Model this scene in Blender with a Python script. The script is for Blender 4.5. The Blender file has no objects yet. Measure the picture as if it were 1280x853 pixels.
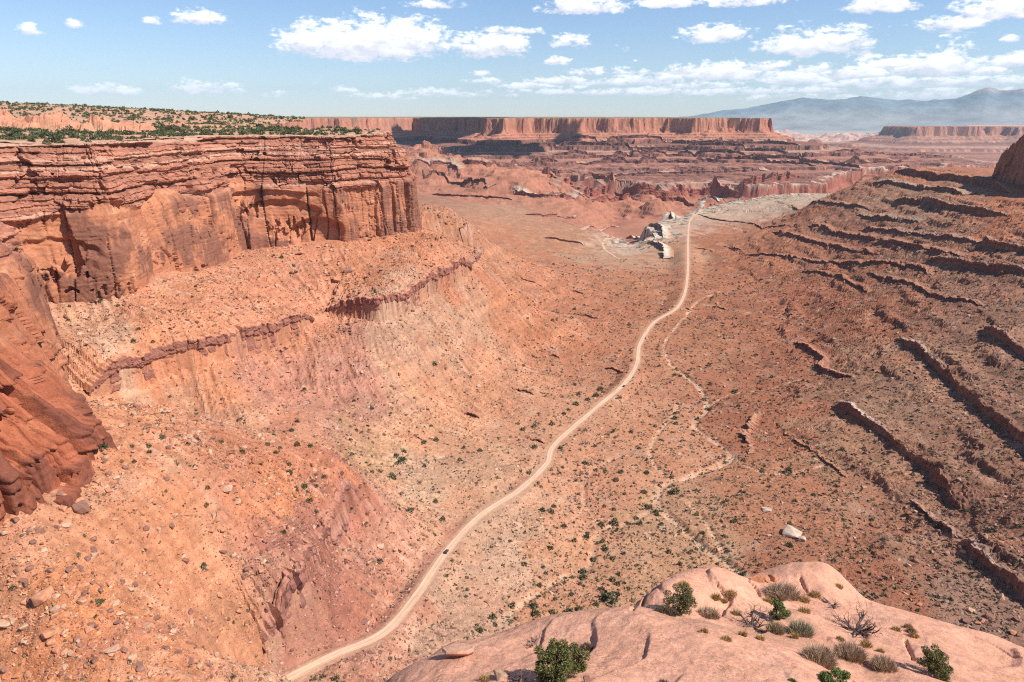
import bpy, bmesh, math, random
import numpy as np
from mathutils import Vector, Matrix, Euler
SC = bpy.context.scene
COL = SC.collection
rad = math.radians
random.seed(7)
RNG = np.random.default_rng(11)

# ------------------------------------------------------------------ camera
PITCH = 18.2
cam_d = bpy.data.cameras.new("camera")
cam = bpy.data.objects.new("camera", cam_d)
COL.objects.link(cam)
cam.location = (0, 0, 0)
cam.rotation_euler = (rad(90 - PITCH), 0, 0)
cam_d.sensor_width = 36.0
cam_d.lens = 24.0
cam_d.clip_start = 0.1
cam_d.clip_end = 200000.0
SC.camera = cam

# ------------------------------------------------------------------ light
SUN_EL, SUN_AZ = 48.0, 110.0          # azimuth clockwise from +Y
SUN_DIR = Vector((math.sin(rad(SUN_AZ)) * math.cos(rad(SUN_EL)),
                  math.cos(rad(SUN_AZ)) * math.cos(rad(SUN_EL)), math.sin(rad(SUN_EL))))
sl = bpy.data.lights.new("sun", 'SUN')
sl.energy = 4.9
sl.angle = rad(0.53)
sl.color = (1.0, 0.945, 0.87)
so = bpy.data.objects.new("sun", sl)
so.rotation_euler = SUN_DIR.to_track_quat('Z', 'Y').to_euler()
COL.objects.link(so)

SC.view_settings.view_transform = 'Standard'
SC.view_settings.look = 'None'
SC.view_settings.gamma = 1.0
SC.view_settings.exposure = 0.56
SC.render.engine = 'CYCLES'
SC.cycles.max_bounces = 6
SC.cycles.diffuse_bounces = 3
SC.cycles.glossy_bounces = 1
SC.cycles.transmission_bounces = 2
SC.cycles.volume_bounces = 0
SC.cycles.transparent_max_bounces = 4
SC.cycles.use_denoising = False
SC.cycles.filter_width = 1.15
SC.cycles.use_adaptive_sampling = False
SC.cycles.adaptive_threshold = 0.015


def nd(nt, typ, **kw):
    n = nt.nodes.new(typ)
    for k, v in kw.items():
        setattr(n, k, v)
    return n


def lk(nt, a, b):
    nt.links.new(a, b)


def mth(nt, op, a, b=None, c=None, clamp=False):
    n = nt.nodes.new('ShaderNodeMath')
    n.operation = op
    n.use_clamp = clamp
    for i, v in enumerate((a, b, c)):
        if v is None:
            continue
        if isinstance(v, (int, float)):
            n.inputs[i].default_value = v
        else:
            nt.links.new(v, n.inputs[i])
    return n.outputs[0]


def mixc(nt, fac, a, b, blend='MIX'):
    n = nt.nodes.new('ShaderNodeMix')
    n.data_type = 'RGBA'
    n.blend_type = blend
    for sock, v in ((n.inputs[0], fac), (n.inputs[6], a), (n.inputs[7], b)):
        if isinstance(v, (int, float)):
            sock.default_value = v
        elif isinstance(v, tuple):
            sock.default_value = (*v, 1.0) if len(v) == 3 else v
        else:
            nt.links.new(v, sock)
    return n.outputs[2]


# ------------------------------------------------------------------ world: sky with cumulus
def px_azel(px, py):
    a = (px - 640) / 853.0
    b = (426.5 - py) / 853.0
    c, s = math.cos(rad(PITCH)), math.sin(rad(PITCH))
    x, y, z = a, c + b * s, -s + b * c
    return math.atan2(x, y), math.atan2(z, math.hypot(x, y))


def build_world():
    w = bpy.data.worlds.new("World")
    SC.world = w
    w.use_nodes = True
    nt = w.node_tree
    nt.nodes.clear()
    out = nd(nt, 'ShaderNodeOutputWorld')
    bg = nd(nt, 'ShaderNodeBackground')
    sky = nd(nt, 'ShaderNodeTexSky')
    sky.sky_type = 'NISHITA'
    sky.sun_disc = False
    sky.sun_elevation = rad(SUN_EL)
    sky.sun_rotation = rad(SUN_AZ)
    sky.altitude = 1800
    sky.air_density = 1.25
    sky.dust_density = 0.25
    sky.ozone_density = 2.2
    tc = nd(nt, 'ShaderNodeTexCoord')
    sep = nd(nt, 'ShaderNodeSeparateXYZ')
    lk(nt, tc.outputs['Generated'], sep.inputs[0])
    az = mth(nt, 'ARCTAN2', sep.outputs[0], sep.outputs[1])
    el = mth(nt, 'ARCSINE', sep.outputs[2])
    # clouds seen from far below: noise stretched sideways, finer towards the horizon
    comb = nd(nt, 'ShaderNodeCombineXYZ')
    lk(nt, mth(nt, 'MULTIPLY', az, 1.0), comb.inputs[0])
    lk(nt, mth(nt, 'MULTIPLY', el, 2.1), comb.inputs[1])

    def noise(scale, detail, rough, off=0.0, vec=None, dist=0.0):
        n = nd(nt, 'ShaderNodeTexNoise')
        n.noise_dimensions = '3D'
        n.inputs['Scale'].default_value = scale
        n.inputs['Detail'].default_value = detail
        n.inputs['Roughness'].default_value = rough
        n.inputs['Distortion'].default_value = dist
        m = nd(nt, 'ShaderNodeVectorMath')
        m.operation = 'ADD'
        lk(nt, vec or comb.outputs[0], m.inputs[0])
        m.inputs[1].default_value = (off, off * .7, off * 1.3)
        lk(nt, m.outputs[0], n.inputs['Vector'])
        return n.outputs[0]
    n1 = noise(42, 8, 0.62, 3.1, dist=0.25)
    n2 = noise(120, 5, 0.6, 9.7)
    nb = noise(16, 3, 0.5, 1.7)
    # single clouds: centre px,py (base line), half width px, height px
    CL = [(458, 66, 105, 44, 1.05), (612, 66, 52, 28, 1.0), (385, 62, 34, 24, .95), (505, 62, 60, 40, 1.0),
          (250, 28, 36, 17, .85), (38, 42, 19, 13, .8), (94, 34, 18, 9, .75), (192, 28, 13, 10, .6),
          (728, 14, 54, 22, .95), (633, 41, 46, 10, .8), (712, 57, 27, 15, .8), (545, 9, 36, 9, .8),
          (835, 8, 46, 12, .9), (930, 6, 60, 14, .9), (893, 50, 48, 21, .95), (1008, 64, 68, 26, 1.0),
          (1048, 58, 42, 26, .95), (1100, 12, 48, 22, .95), (1240, 20, 58, 26, 1.0), (1195, 34, 46, 17, .95),
          (1262, 52, 14, 10, .85), (255, 116, 52, 16, .85), (130, 118, 52, 13, .8), (150, 119, 26, 12, .8), (345, 121, 18, 9, .7),
          (698, 80, 20, 10, .75), (660, 110, 40, 8, .8), (735, 94, 30, 10, .75), (785, 92, 26, 9, .7), (980, 124, 60, 12, .7),
          (1165, 92, 75, 28, 1.0), (1060, 97, 60, 20, .9), (905, 97, 70, 21, .95), (820, 104, 60, 14, .85),
          (1262, 82, 30, 16, .95), (700, 104, 46, 9, .85), (770, 106, 40, 9, .85), (860, 92, 34, 13, .9), (945, 88, 40, 12, .9), (1020, 90, 34, 11, .85), (1120, 84, 50, 12, .9), (1235, 94, 40, 12, .9), (610, 104, 30, 7, .8), (690, 117, 44, 7, .8), (880, 110, 60, 9, .85), (1010, 116, 50, 8, .85), (1090, 96, 36, 12, .9), (430, 116, 24, 7, .75), (600, 94, 14, 6, .75), (1000, 104, 70, 16, .85), (1110, 108, 110, 16, .9), (1220, 106, 70, 16, .9),
          (800, 118, 90, 9, .75), (940, 118, 110, 11, .8), (560, 120, 90, 10, .7), (480, 124, 50, 9, .7), (1180, 122, 120, 12, .8)]
    dens = None
    shade = None
    for (px, py, hw, h, k) in CL:
        a0, e0 = px_azel(px, py)
        a1, e1 = px_azel(px, py - h)
        wa = hw / 853.0 * math.cos(a0) ** 2 * 1.12 / .95
        wh = (e1 - e0) * 1.15
        da = mth(nt, 'MULTIPLY', mth(nt, 'SUBTRACT', az, a0), 1.0 / wa)
        de = mth(nt, 'SUBTRACT', el, e0 + wh * .12)
        dn = mth(nt, 'MAXIMUM', mth(nt, 'MULTIPLY', de, 1.0 / wh), mth(nt, 'MULTIPLY', de, -1.0 / (wh * .42)))
        r2 = mth(nt, 'ADD', mth(nt, 'MULTIPLY', da, da), mth(nt, 'MULTIPLY', dn, dn))
        d = mth(nt, 'MULTIPLY', mth(nt, 'SUBTRACT', 1.0, r2), k)
        sh = mth(nt, 'MULTIPLY', de, 1.0 / wh)
        if dens is None:
            dens, shade = d, mth(nt, 'MULTIPLY', sh, mth(nt, 'GREATER_THAN', d, -.3))
        else:
            gt = mth(nt, 'GREATER_THAN', d, dens)
            shade = mth(nt, 'ADD', mth(nt, 'MULTIPLY', sh, gt), mth(nt, 'MULTIPLY', shade, mth(nt, 'SUBTRACT', 1.0, gt)))
            dens = mth(nt, 'MAXIMUM', dens, d)
    dens = mth(nt, 'MAXIMUM', dens, -1.0)
    # scattered cumulus field everywhere else, denser low on the right
    bank = mth(nt, 'MULTIPLY', mth(nt, 'SUBTRACT', nb, .50), 2.8)
    bank = mth(nt, 'SUBTRACT', bank, mth(nt, 'MULTIPLY', mth(nt, 'ABSOLUTE', mth(nt, 'SUBTRACT', el, rad(2.3))), 8.0))
    bank = mth(nt, 'ADD', bank, mth(nt, 'MULTIPLY', mth(nt, 'SUBTRACT', az, .05), .75))
    dens = mth(nt, 'MAXIMUM', dens, mth(nt, 'MINIMUM', bank, .7))
    nn = mth(nt, 'ADD', mth(nt, 'MULTIPLY', mth(nt, 'SUBTRACT', n1, .5), 2.7), mth(nt, 'MULTIPLY', mth(nt, 'SUBTRACT', n2, .5), 1.3))
    body = mth(nt, 'ADD', mth(nt, 'SUBTRACT', mth(nt, 'MULTIPLY', dens, 1.2), .36), nn)
    mr = nd(nt, 'ShaderNodeMapRange', interpolation_type='SMOOTHSTEP')
    mr.inputs[1].default_value = -0.05
    mr.inputs[2].default_value = 0.62
    lk(nt, body, mr.inputs[0])
    cover = mr.outputs[0]
    # low clouds fade in the air
    fade = nd(nt, 'ShaderNodeMapRange')
    fade.inputs[1].default_value = rad(0.2)
    fade.inputs[2].default_value = rad(3.4)
    fade.inputs[3].default_value = 0.75
    fade.inputs[4].default_value = 0.98
    lk(nt, el, fade.inputs[0])
    cover = mth(nt, 'MULTIPLY', cover, fade.outputs[0])
    sr = nd(nt, 'ShaderNodeMapRange', interpolation_type='SMOOTHSTEP')
    sr.inputs[1].default_value = -0.25
    sr.inputs[2].default_value = 0.45
    lk(nt, mth(nt, 'ADD', shade, mth(nt, 'MULTIPLY', mth(nt, 'SUBTRACT', n1, .5), 1.7)), sr.inputs[0])
    ccol = mixc(nt, sr.outputs[0], (7.6, 7.6, 8.4), (11.6, 11.6, 11.6))
    skyc = mixc(nt, 1.0, sky.outputs[0], (SKY_MUL[0], SKY_MUL[1], SKY_MUL[2]), 'MULTIPLY')
    lk(nt, mixc(nt, cover, skyc, ccol), bg.inputs[0])
    bg.inputs[1].default_value = 0.08
    lk(nt, bg.outputs[0], out.inputs[0])


SKY_MUL = (.90, .985, 1.17)
build_world()

# ------------------------------------------------------------------ numpy noise
_r = np.random.default_rng(5)
_P = _r.permutation(256).astype(np.int32)
_G = (_r.random(256) * 2 - 1).astype(np.float32)
_A = (_r.random(256) * 2 * np.pi)
_GX, _GY = np.cos(_A).astype(np.float32), np.sin(_A).astype(np.float32)


def h2(i, j, seed=0):
    return _P[(_P[(_P[(i + seed * 31) & 255] + j) & 255] + seed * 17) & 255]


def hr(i, j=0, seed=0):
    """random 0..1 per integer cell (with a second shuffle)"""
    i = np.asarray(i, np.int32)
    j = np.asarray(j, np.int32)
    return (h2(i, j, seed).astype(np.float32) + h2(j + 57, i + 13, seed + 3).astype(np.float32) / 256) / 256.0


def n2(x, y, seed=0):
    x = np.asarray(x, np.float32)
    y = np.asarray(y, np.float32)
    xi = np.floor(x).astype(np.int32)
    yi = np.floor(y).astype(np.int32)
    fx, fy = x - xi, y - yi
    u = fx * fx * fx * (fx * (fx * 6 - 15) + 10)
    v = fy * fy * fy * (fy * (fy * 6 - 15) + 10)
    def g(a, b, dx, dy):
        k = h2(a, b, seed)
        return _GX[k] * dx + _GY[k] * dy
    n00 = g(xi, yi, fx, fy)
    n10 = g(xi + 1, yi, fx - 1, fy)
    n01 = g(xi, yi + 1, fx, fy - 1)
    n11 = g(xi + 1, yi + 1, fx - 1, fy - 1)
    a = n00 + u * (n10 - n00)
    b = n01 + u * (n11 - n01)
    return (a + v * (b - a)) * 1.5


def fbm(x, y, oct=4, seed=0, gain=.5):
    s, a, t = 0, 1.0, 0
    for o in range(oct):
        s = s + a * n2(x * 2 ** o + o * 17.3, y * 2 ** o - o * 9.1, seed + o)
        t += a
        a *= gain
    return s / t


def ridged(x, y, oct=3, seed=0):
    s, a, t = 0, 1.0, 0
    for o in range(oct):
        s = s + a * (1 - 2 * np.abs(n2(x * 2 ** o + o * 7.7, y * 2 ** o, seed + o)))
        t += a
        a *= .5
    return s / t


def worley(x, y, seed=0):
    """distance to the nearest feature point, and that cell's random value"""
    xi, yi = np.floor(x).astype(np.int32), np.floor(y).astype(np.int32)
    best = np.full(np.shape(x), 9.0, np.float32)
    idv = np.zeros(np.shape(x), np.float32)
    for i in (-1, 0, 1):
        for j in (-1, 0, 1):
            a, b = xi + i, yi + j
            d = (a + hr(a, b, seed) - x) ** 2 + (b + hr(a, b, seed + 7) - y) ** 2
            m = d < best
            best = np.where(m, d, best)
            idv = np.where(m, hr(a, b, seed + 13), idv)
    return np.sqrt(best), idv


def sst(a, b, x):
    t = np.clip((x - a) / (b - a), 0, 1)
    return t * t * (3 - 2 * t)


# ------------------------------------------------------------------ picture point -> place
_cp, _sp = math.cos(rad(PITCH)), math.sin(rad(PITCH))


def ray(px, py):
    a = (px - 640) / 853.0
    b = (426.5 - py) / 853.0
    return a, _cp + b * _sp, -_sp + b * _cp


def at_z(px, py, z):
    x, y, dz = ray(px, py)
    t = z / dz
    return (x * t, y * t, z)


def at_t(px, py, t):
    x, y, dz = ray(px, py)
    return (x * t, y * t, dz * t)


def spline(pts, step):
    """Catmull-Rom through pts (N x k), resampled about every step"""
    P = np.array(pts, float)
    P = np.vstack([2 * P[0] - P[1], P, 2 * P[-1] - P[-2]])
    out = []
    for i in range(1, len(P) - 2):
        p0, p1, p2, p3 = P[i - 1:i + 3]
        n = max(2, int(np.linalg.norm((p2 - p1)[:2]) / step * 2))
        t = np.linspace(0, 1, n, endpoint=False)[:, None]
        out.append(.5 * ((2 * p1) + (-p0 + p2) * t + (2 * p0 - 5 * p1 + 4 * p2 - p3) * t ** 2 + (-p0 + 3 * p1 - 3 * p2 + p3) * t ** 3))
    Q = np.vstack(out + [P[-2:-1]])
    L = np.concatenate([[0], np.cumsum(np.linalg.norm(np.diff(Q[:, :2], axis=0), axis=1))])
    n = max(2, int(L[-1] / step))
    s = np.linspace(0, L[-1], n)
    return np.stack([np.interp(s, L, Q[:, k]) for k in range(Q.shape[1])], 1), s


class TPS:
    def __init__(self, pts, smooth=0.0, scale=1.0):
        P = np.array(pts, float)
        self.x, self.s = P[:, :2] / scale, scale
        n = len(P)
        K = self.phi(np.linalg.norm(self.x[:, None] - self.x[None], axis=2)) + np.eye(n) * smooth
        Q = np.hstack([np.ones((n, 1)), self.x])
        A = np.vstack([np.hstack([K, Q]), np.hstack([Q.T, np.zeros((3, 3))])])
        self.w = np.linalg.solve(A, np.concatenate([P[:, 2], np.zeros(3)]))

    @staticmethod
    def phi(r):
        return np.where(r > 0, r * r * np.log(np.maximum(r, 1e-9)), 0)

    def __call__(self, X, Y):
        sh = np.shape(X)
        q = np.stack([np.ravel(X), np.ravel(Y)], 1) / self.s
        out = np.empty(len(q))
        for i in range(0, len(q), 40000):
            b = q[i:i + 40000]
            d2 = (b[:, None, 0] - self.x[None, :, 0]) ** 2 + (b[:, None, 1] - self.x[None, :, 1]) ** 2
            ph = .5 * d2 * np.log(np.maximum(d2, 1e-12))
            out[i:i + 40000] = ph @ self.w[:-3] + self.w[-3] + b @ self.w[-2:]
        return out.reshape(sh)


class Grid:
    """bilinear lookup of a function sampled on a regular grid"""
    def __init__(self, fn, x0, x1, y0, y1, step):
        self.x0, self.y0, self.st = x0, y0, step
        xs = np.arange(x0, x1 + step, step)
        ys = np.arange(y0, y1 + step, step)
        self.nx, self.ny = len(xs), len(ys)
        X, Y = np.meshgrid(xs, ys)
        self.v = fn(X, Y)

    def __call__(self, X, Y):
        u = np.clip((X - self.x0) / self.st, 0, self.nx - 1.001)
        v = np.clip((Y - self.y0) / self.st, 0, self.ny - 1.001)
        i, j = u.astype(int), v.astype(int)
        fu, fv = u - i, v - j
        V = self.v
        return (V[j, i] * (1 - fu) + V[j, i + 1] * fu) * (1 - fv) + (V[j + 1, i] * (1 - fu) + V[j + 1, i + 1] * fu) * fv


def seg_dist(X, Y, pts):
    """distance to a polyline, and which way along it (0..len)"""
    best = np.full(np.shape(X), 1e9)
    along = np.zeros(np.shape(X))
    acc = 0.0
    for (x0, y0), (x1, y1) in zip(pts[:-1], pts[1:]):
        dx, dy = x1 - x0, y1 - y0
        L2 = dx * dx + dy * dy
        t = np.clip(((X - x0) * dx + (Y - y0) * dy) / L2, 0, 1)
        d = np.hypot(X - x0 - t * dx, Y - y0 - t * dy)
        m = d < best
        best = np.where(m, d, best)
        along = np.where(m, acc + t * math.sqrt(L2), along)
        acc += math.sqrt(L2)
    return best, along


def inside(X, Y, poly):
    c = np.zeros(np.shape(X), bool)
    n = len(poly)
    for i in range(n):
        x0, y0 = poly[i]
        x1, y1 = poly[(i + 1) % n]
        if y0 == y1:
            continue
        m = ((y0 > Y) != (y1 > Y)) & (X < (x1 - x0) * (Y - y0) / (y1 - y0) + x0)
        c ^= m
    return c


def signed(X, Y, poly):
    """negative inside a polygon, positive outside"""
    d, _ = seg_dist(X, Y, list(poly) + [poly[0]])
    return np.where(inside(X, Y, poly), -d, d)


# ------------------------------------------------------------------ meshes
def mesh_np(name, V, F, col=None, mat=None, smooth=True, kind=None, parent=None, label=None):
    """V n x 3, F m x 4 (or m x 3) -> one mesh object"""
    me = bpy.data.meshes.new(name)
    V = np.ascontiguousarray(V, np.float32)
    F = np.ascontiguousarray(F, np.int32)
    k = F.shape[1]
    me.vertices.add(len(V))
    me.vertices.foreach_set('co', V.ravel())
    me.loops.add(F.size)
    me.loops.foreach_set('vertex_index', F.ravel())
    me.polygons.add(len(F))
    me.polygons.foreach_set('loop_start', np.arange(0, F.size, k, dtype=np.int32))
    me.polygons.foreach_set('loop_total', np.full(len(F), k, np.int32))
    me.polygons.foreach_set('use_smooth', np.broadcast_to(np.asarray(smooth, bool), (len(F),)).copy())
    if col is not None:
        at = me.color_attributes.new('Col', 'FLOAT_COLOR', 'POINT')
        c4 = np.ones((len(V), 4), np.float32)
        c4[:, :3] = np.clip(col, 0, 1)
        at.data.foreach_set('color', c4.ravel())
    me.update(calc_edges=True)
    ob = bpy.data.objects.new(name, me)
    if mat:
        me.materials.append(mat)
    if kind:
        ob['kind'] = kind
    if label:
        ob['label'] = label
    if parent:
        ob.parent = parent
    COL.objects.link(ob)
    return ob


def grid_faces(nr, nc, keep=None):
    i = np.arange(nr - 1)[:, None] * nc + np.arange(nc - 1)[None]
    F = np.stack([i, i + 1, i + nc + 1, i + nc], -1).reshape(-1, 4)
    if keep is not None:
        F = F[keep.reshape(-1)]
    return F


def compact(V, F, *arrs):
    used = np.zeros(len(V), bool)
    used[F.ravel()] = True
    idx = np.cumsum(used) - 1
    return (V[used], idx[F].astype(np.int32)) + tuple(a[used] for a in arrs)


def rock_material(name, scales=((.06, .25), (.5, .25), (3.0, .3)), bump=.6, bump_scale=1.2, rough=.95, speck=0.0, attr=True, base=(.4, .2, .1), bdist=0.35):
    m = bpy.data.materials.new(name)
    m.use_nodes = True
    nt = m.node_tree
    b = nt.nodes['Principled BSDF']
    b.inputs['Roughness'].default_value = rough
    b.inputs['Specular IOR Level'].default_value = 0.12
    tc = nd(nt, 'ShaderNodeTexCoord')
    if attr:
        a = nd(nt, 'ShaderNodeAttribute')
        a.attribute_name = 'Col'
        c = a.outputs['Color']
    else:
        rgb = nd(nt, 'ShaderNodeRGB')
        rgb.outputs[0].default_value = (*base, 1)
        c = rgb.outputs[0]
    for (s, k) in scales:
        n = nd(nt, 'ShaderNodeTexNoise')
        n.inputs['Scale'].default_value = s
        n.inputs['Detail'].default_value = 6
        n.inputs['Roughness'].default_value = .65
        lk(nt, tc.outputs['Object'], n.inputs['Vector'])
        mr = nd(nt, 'ShaderNodeMapRange')
        mr.inputs[1].default_value = .3
        mr.inputs[2].default_value = .7
        mr.inputs[3].default_value = 1 - k
        mr.inputs[4].default_value = 1 + k
        lk(nt, n.outputs[0], mr.inputs[0])
        c = mixc(nt, 1.0, c, mr.outputs[0], 'MULTIPLY')
    if speck > 0:
        v = nd(nt, 'ShaderNodeTexVoronoi')
        v.inputs['Scale'].default_value = .38
        lk(nt, tc.outputs['Object'], v.inputs['Vector'])
        n3 = nd(nt, 'ShaderNodeTexNoise')
        n3.inputs['Scale'].default_value = .03
        n3.inputs['Detail'].default_value = 3
        lk(nt, tc.outputs['Object'], n3.inputs['Vector'])
        f = mth(nt, 'LESS_THAN', v.outputs['Distance'], mth(nt, 'MULTIPLY', mth(nt, 'SUBTRACT', n3.outputs[0], .32), 1.15))
        sx = nd(nt, 'ShaderNodeSeparateColor')
        lk(nt, v.outputs['Color'], sx.inputs[0])
        f = mth(nt, 'MULTIPLY', f, mth(nt, 'GREATER_THAN', sx.outputs[0], .55))
        tint = mixc(nt, sx.outputs[1], (.62, .6, .62), (1.4, 1.4, 1.38))
        c = mixc(nt, mth(nt, 'MULTIPLY', f, speck), c, mixc(nt, 1.0, c, tint, 'MULTIPLY'))
    lk(nt, c, b.inputs['Base Color'])
    bn = nd(nt, 'ShaderNodeTexNoise')
    bn.inputs['Scale'].default_value = bump_scale
    bn.inputs['Detail'].default_value = 8
    bn.inputs['Roughness'].default_value = .7
    lk(nt, tc.outputs['Object'], bn.inputs['Vector'])
    bp = nd(nt, 'ShaderNodeBump')
    bp.inputs['Strength'].default_value = bump
    bp.inputs['Distance'].default_value = bdist
    lk(nt, bn.outputs[0], bp.inputs['Height'])
    lk(nt, bp.outputs[0], b.inputs['Normal'])
    return m

# ================================================================== SHAPE OF THE LAND
ROAD_PX = [(300, 880, -243), (350, 853, -250), (415, 820, -257), (480, 790, -265), (520, 745, -273), (558, 690, -282), (600, 645, -287), (650, 612, -291),
           (683, 580, -295), (690, 560, -296), (710, 540, -298), (745, 510, -300), (780, 480, -302), (796, 455, -304), (800, 430, -306), (818, 403, -309),
           (846, 385, -311), (857, 362, -313), (860, 330, -319), (860, 300, -325), (863, 275, -330), (878, 262, -331)]
road_pts, road_s = spline([at_z(*p) for p in ROAD_PX], 3.0)
ROAD_T = np.gradient(road_pts, axis=0)
ROAD_T /= np.linalg.norm(ROAD_T[:, :2], axis=1, keepdims=True)

CPX = ROAD_PX[1::2] + [
    # talus under the left wall, foot of the cliff
    (0, 660, -146), (100, 598, -146), (145, 578, -146), (105, 650, -153), (160, 625, -156), (50, 700, -155), (165, 364, -146), (230, 346, -149), (290, 325, -150), (310, 308, -148), (350, 308, -148),
    (430, 306, -147), (470, 298, -146), (512, 290, -145), (60, 378, -146), (545, 300, -160),
    # ledge band across the slope
    (130, 495, -198), (260, 460, -201), (390, 415, -203), (430, 405, -203), (480, 407, -204), (535, 380, -204), (590, 347, -204), (600, 318, -206), (575, 285, -190),
    # near talus and its lower edge
    (150, 700, -170), (60, 760, -165), (0, 853, -182), (250, 760, -205), (330, 832, -222), (400, 690, -222), (442, 600, -222), (330, 640, -190), (370, 755, -222),
    # bowl between
    (160, 545, -222), (300, 560, -236), (400, 530, -245), (460, 575, -262), (250, 500, -222), (350, 480, -232),
    # slopes down to the valley floor
    (430, 480, -238), (560, 450, -250), (560, 490, -272), (560, 560, -284), (620, 520, -292), (650, 430, -292), (640, 370, -280), (600, 400, -250),
    (700, 430, -302), (720, 350, -308), (650, 325, -285), (760, 330, -318), (700, 300, -318), (740, 400, -305), (620, 600, -285),
    (520, 640, -274), (470, 680, -258), (500, 560, -275),
    # valley behind the nose
    (600, 280, -290), (640, 290, -305), (540, 245, -290), (560, 265, -290), (640, 262, -318), (745, 310, -332), (770, 285, -378), (720, 278, -345), (800, 262, -410),
    # wash and right bank
    (880, 480, -309), (905, 560, -308), (830, 620, -304), (870, 680, -304), (930, 715, -304), (740, 690, -302), (760, 650, -303), (700, 640, -296), (640, 700, -291),
    (600, 760, -286), (620, 800, -286), (560, 800, -276), (700, 760, -294), (850, 560, -306), (950, 640, -302), (1000, 700, -300), (1100, 740, -297), (820, 740, -300),
    (960, 500, -302), (1000, 450, -297), (900, 400, -312), (950, 350, -312), (900, 320, -322), (940, 290, -322), (900, 285, -327), (1000, 400, -296),
    (1050, 520, -290), (1130, 570, -290), (1200, 640, -290), (1200, 690, -292), (1280, 750, -292), (1100, 470, -280), (1150, 520, -277),
    (1120, 435, -266), (1200, 490, -266), (1280, 565, -266), (1280, 640, -272), (1230, 420, -242), (1280, 448, -242),
    (1100, 385, -262), (1280, 350, -205), (1280, 395, -225), (1180, 350, -228), (1050, 340, -268), (1280, 290, -170), (1180, 290, -190),
    (1280, 236, -134), (1242, 226, -134), (1100, 280, -212), (1000, 300, -266), (1000, 265, -285), (930, 262, -322), (1080, 250, -195), (1180, 245, -152), (1130, 214, -136), (1090, 224, -160), (1050, 238, -205),
    (1120, 232, -165), (1200, 225, -139)]
CPW = [(0, 60, -200), (-40, 140, -262), (60, 140, -250), (200, 140, -240), (330, 200, -250), (-150, 60, -170), (-90, 150, -205), (450, 330, -262),
       (-600, 500, -140), (-500, 800, -140), (-320, 1000, -140), (-330, 1150, -150), (-180, 1010, -150), (-900, 1200, -160), (-700, 2000, -200), (-400, 1700, -235), (-200, 1450, -262), (-80, 1200, -265),
       (-260, 330, -140), (-330, 250, -140), (-350, 60, -140),
       (-300, 2600, -290), (100, 2700, -380), (1250, 2300, -262), (1300, 2900, -325), (1500, 2200, -262), (1000, 2500, -300), (691, 2560, -331), (1149, 3080, -331), (1440, 3160, -331), (514, 2300, -330), (850, 2500, -328),
       (1150, 1600, -128), (1300, 1400, -125), (1200, 1200, -128), (900, 800, -170), (700, 500, -240), (1800, 1700, -150), (1500, 800, -120), (2500, 2600, -330), (-2000, 2600, -200), (2200, 1000, -130)]
cp_world = [at_z(*p) for p in CPX] + CPW
# merge points that fall on the same spot
_seen = []
for p in cp_world:
    if all(math.hypot(p[0] - q[0], p[1] - q[1]) > 6 for q in _seen):
        _seen.append(p)
base_tps = TPS(_seen, smooth=2e-4, scale=300.0)
base_grid = Grid(base_tps, -1200, 2600, 40, 3700, 7.0)

MESA = [(-60, 5000), (-30, 5120), (160, 5260), (420, 5200), (640, 5330), (900, 5260), (1180, 5360), (1420, 5230), (1640, 5330), (1871, 5260), (1960, 5500), (1850, 6500),
        (1300, 8000), (0, 12000), (-9000, 14000), (-9000, 4600), (-2600, 4300), (-1500, 4700), (-1120, 5150), (-980, 5900), (-860, 6300), (-560, 6000), (-300, 5500)]
BENCH = [(-260, 4400), (-60, 3950), (150, 3800), (350, 3600), (600, 3560), (760, 3420), (1000, 3520), (1210, 3390), (1551, 3450), (1600, 3620), (1900, 4000), (2500, 4300), (3300, 4800),
         (3600, 6000), (3000, 8000), (0, 12500), (-9000, 14500), (-9000, 4000), (-2600, 3700), (-1300, 3800), (-800, 4600), (-500, 4800)]
NEARW = [(-9000, 3000), (-2500, 3000), (-900, 2900), (-300, 2800), (0, 2650), (250, 2300), (340, 1900), (410, 1990), (440, 2150), (514, 2320), (691, 2590), (900, 2800), (1149, 3120), (1477, 3200),
         (1600, 2800), (1560, 2300), (1500, 1950), (1800, 1700), (3500, 1500), (9000, 1200), (9000, -800), (-9000, -800)]
BUTTE2 = [(8300, 9700), (6900, 10100), (5650, 9950), (5600, 10700), (6800, 10600), (7200, 11500), (12000, 12500), (14000, 9000)]

# washes: (points px,py,z) floor width, depth
WASH = [([(838, 455), (872, 478), (884, 505), (868, 530), (905, 556), (912, 572), (868, 592), (832, 606), (822, 628), (848, 655), (880, 684), (925, 712), (960, 740), (1010, 775)], 3.0, 2.2),
        ([(812, 640), (782, 656), (752, 664), (742, 690), (736, 714), (700, 738), (660, 770), (632, 800)], 1.8, 1.5),
        ([(838, 455), (830, 430), (850, 400), (872, 372), (900, 360)], 1.8, 1.0),
        ([(556, 548), (500, 568), (440, 590), (432, 590)], 1.5, 1.6),
        ([(868, 592), (850, 600), (826, 590), (812, 570), (820, 545), (838, 520), (850, 500)], 1.6, 1.0),
        ([(925, 712), (905, 690), (880, 650), (862, 630), (832, 606)], 1.5, 1.2),
        ([(905, 556), (935, 580), (980, 590), (1040, 580)], 1.2, 1.4),
        ([(884, 505), (915, 490), (960, 485), (1000, 480)], 1.2, 1.2),
        ([(745, 655), (730, 630), (735, 600), (770, 575), (800, 560)], 1.3, 1.0),
        ([(872, 372), (920, 385), (990, 400)], 1.3, 1.0)]
wash_xy = []
for pts, wd, dp in WASH:
    q, _ = spline([at_z(a, b, -306 if a > 600 else -268) for a, b in pts], 4.0)
    wash_xy.append((q[:, :2], wd, dp))


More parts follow.
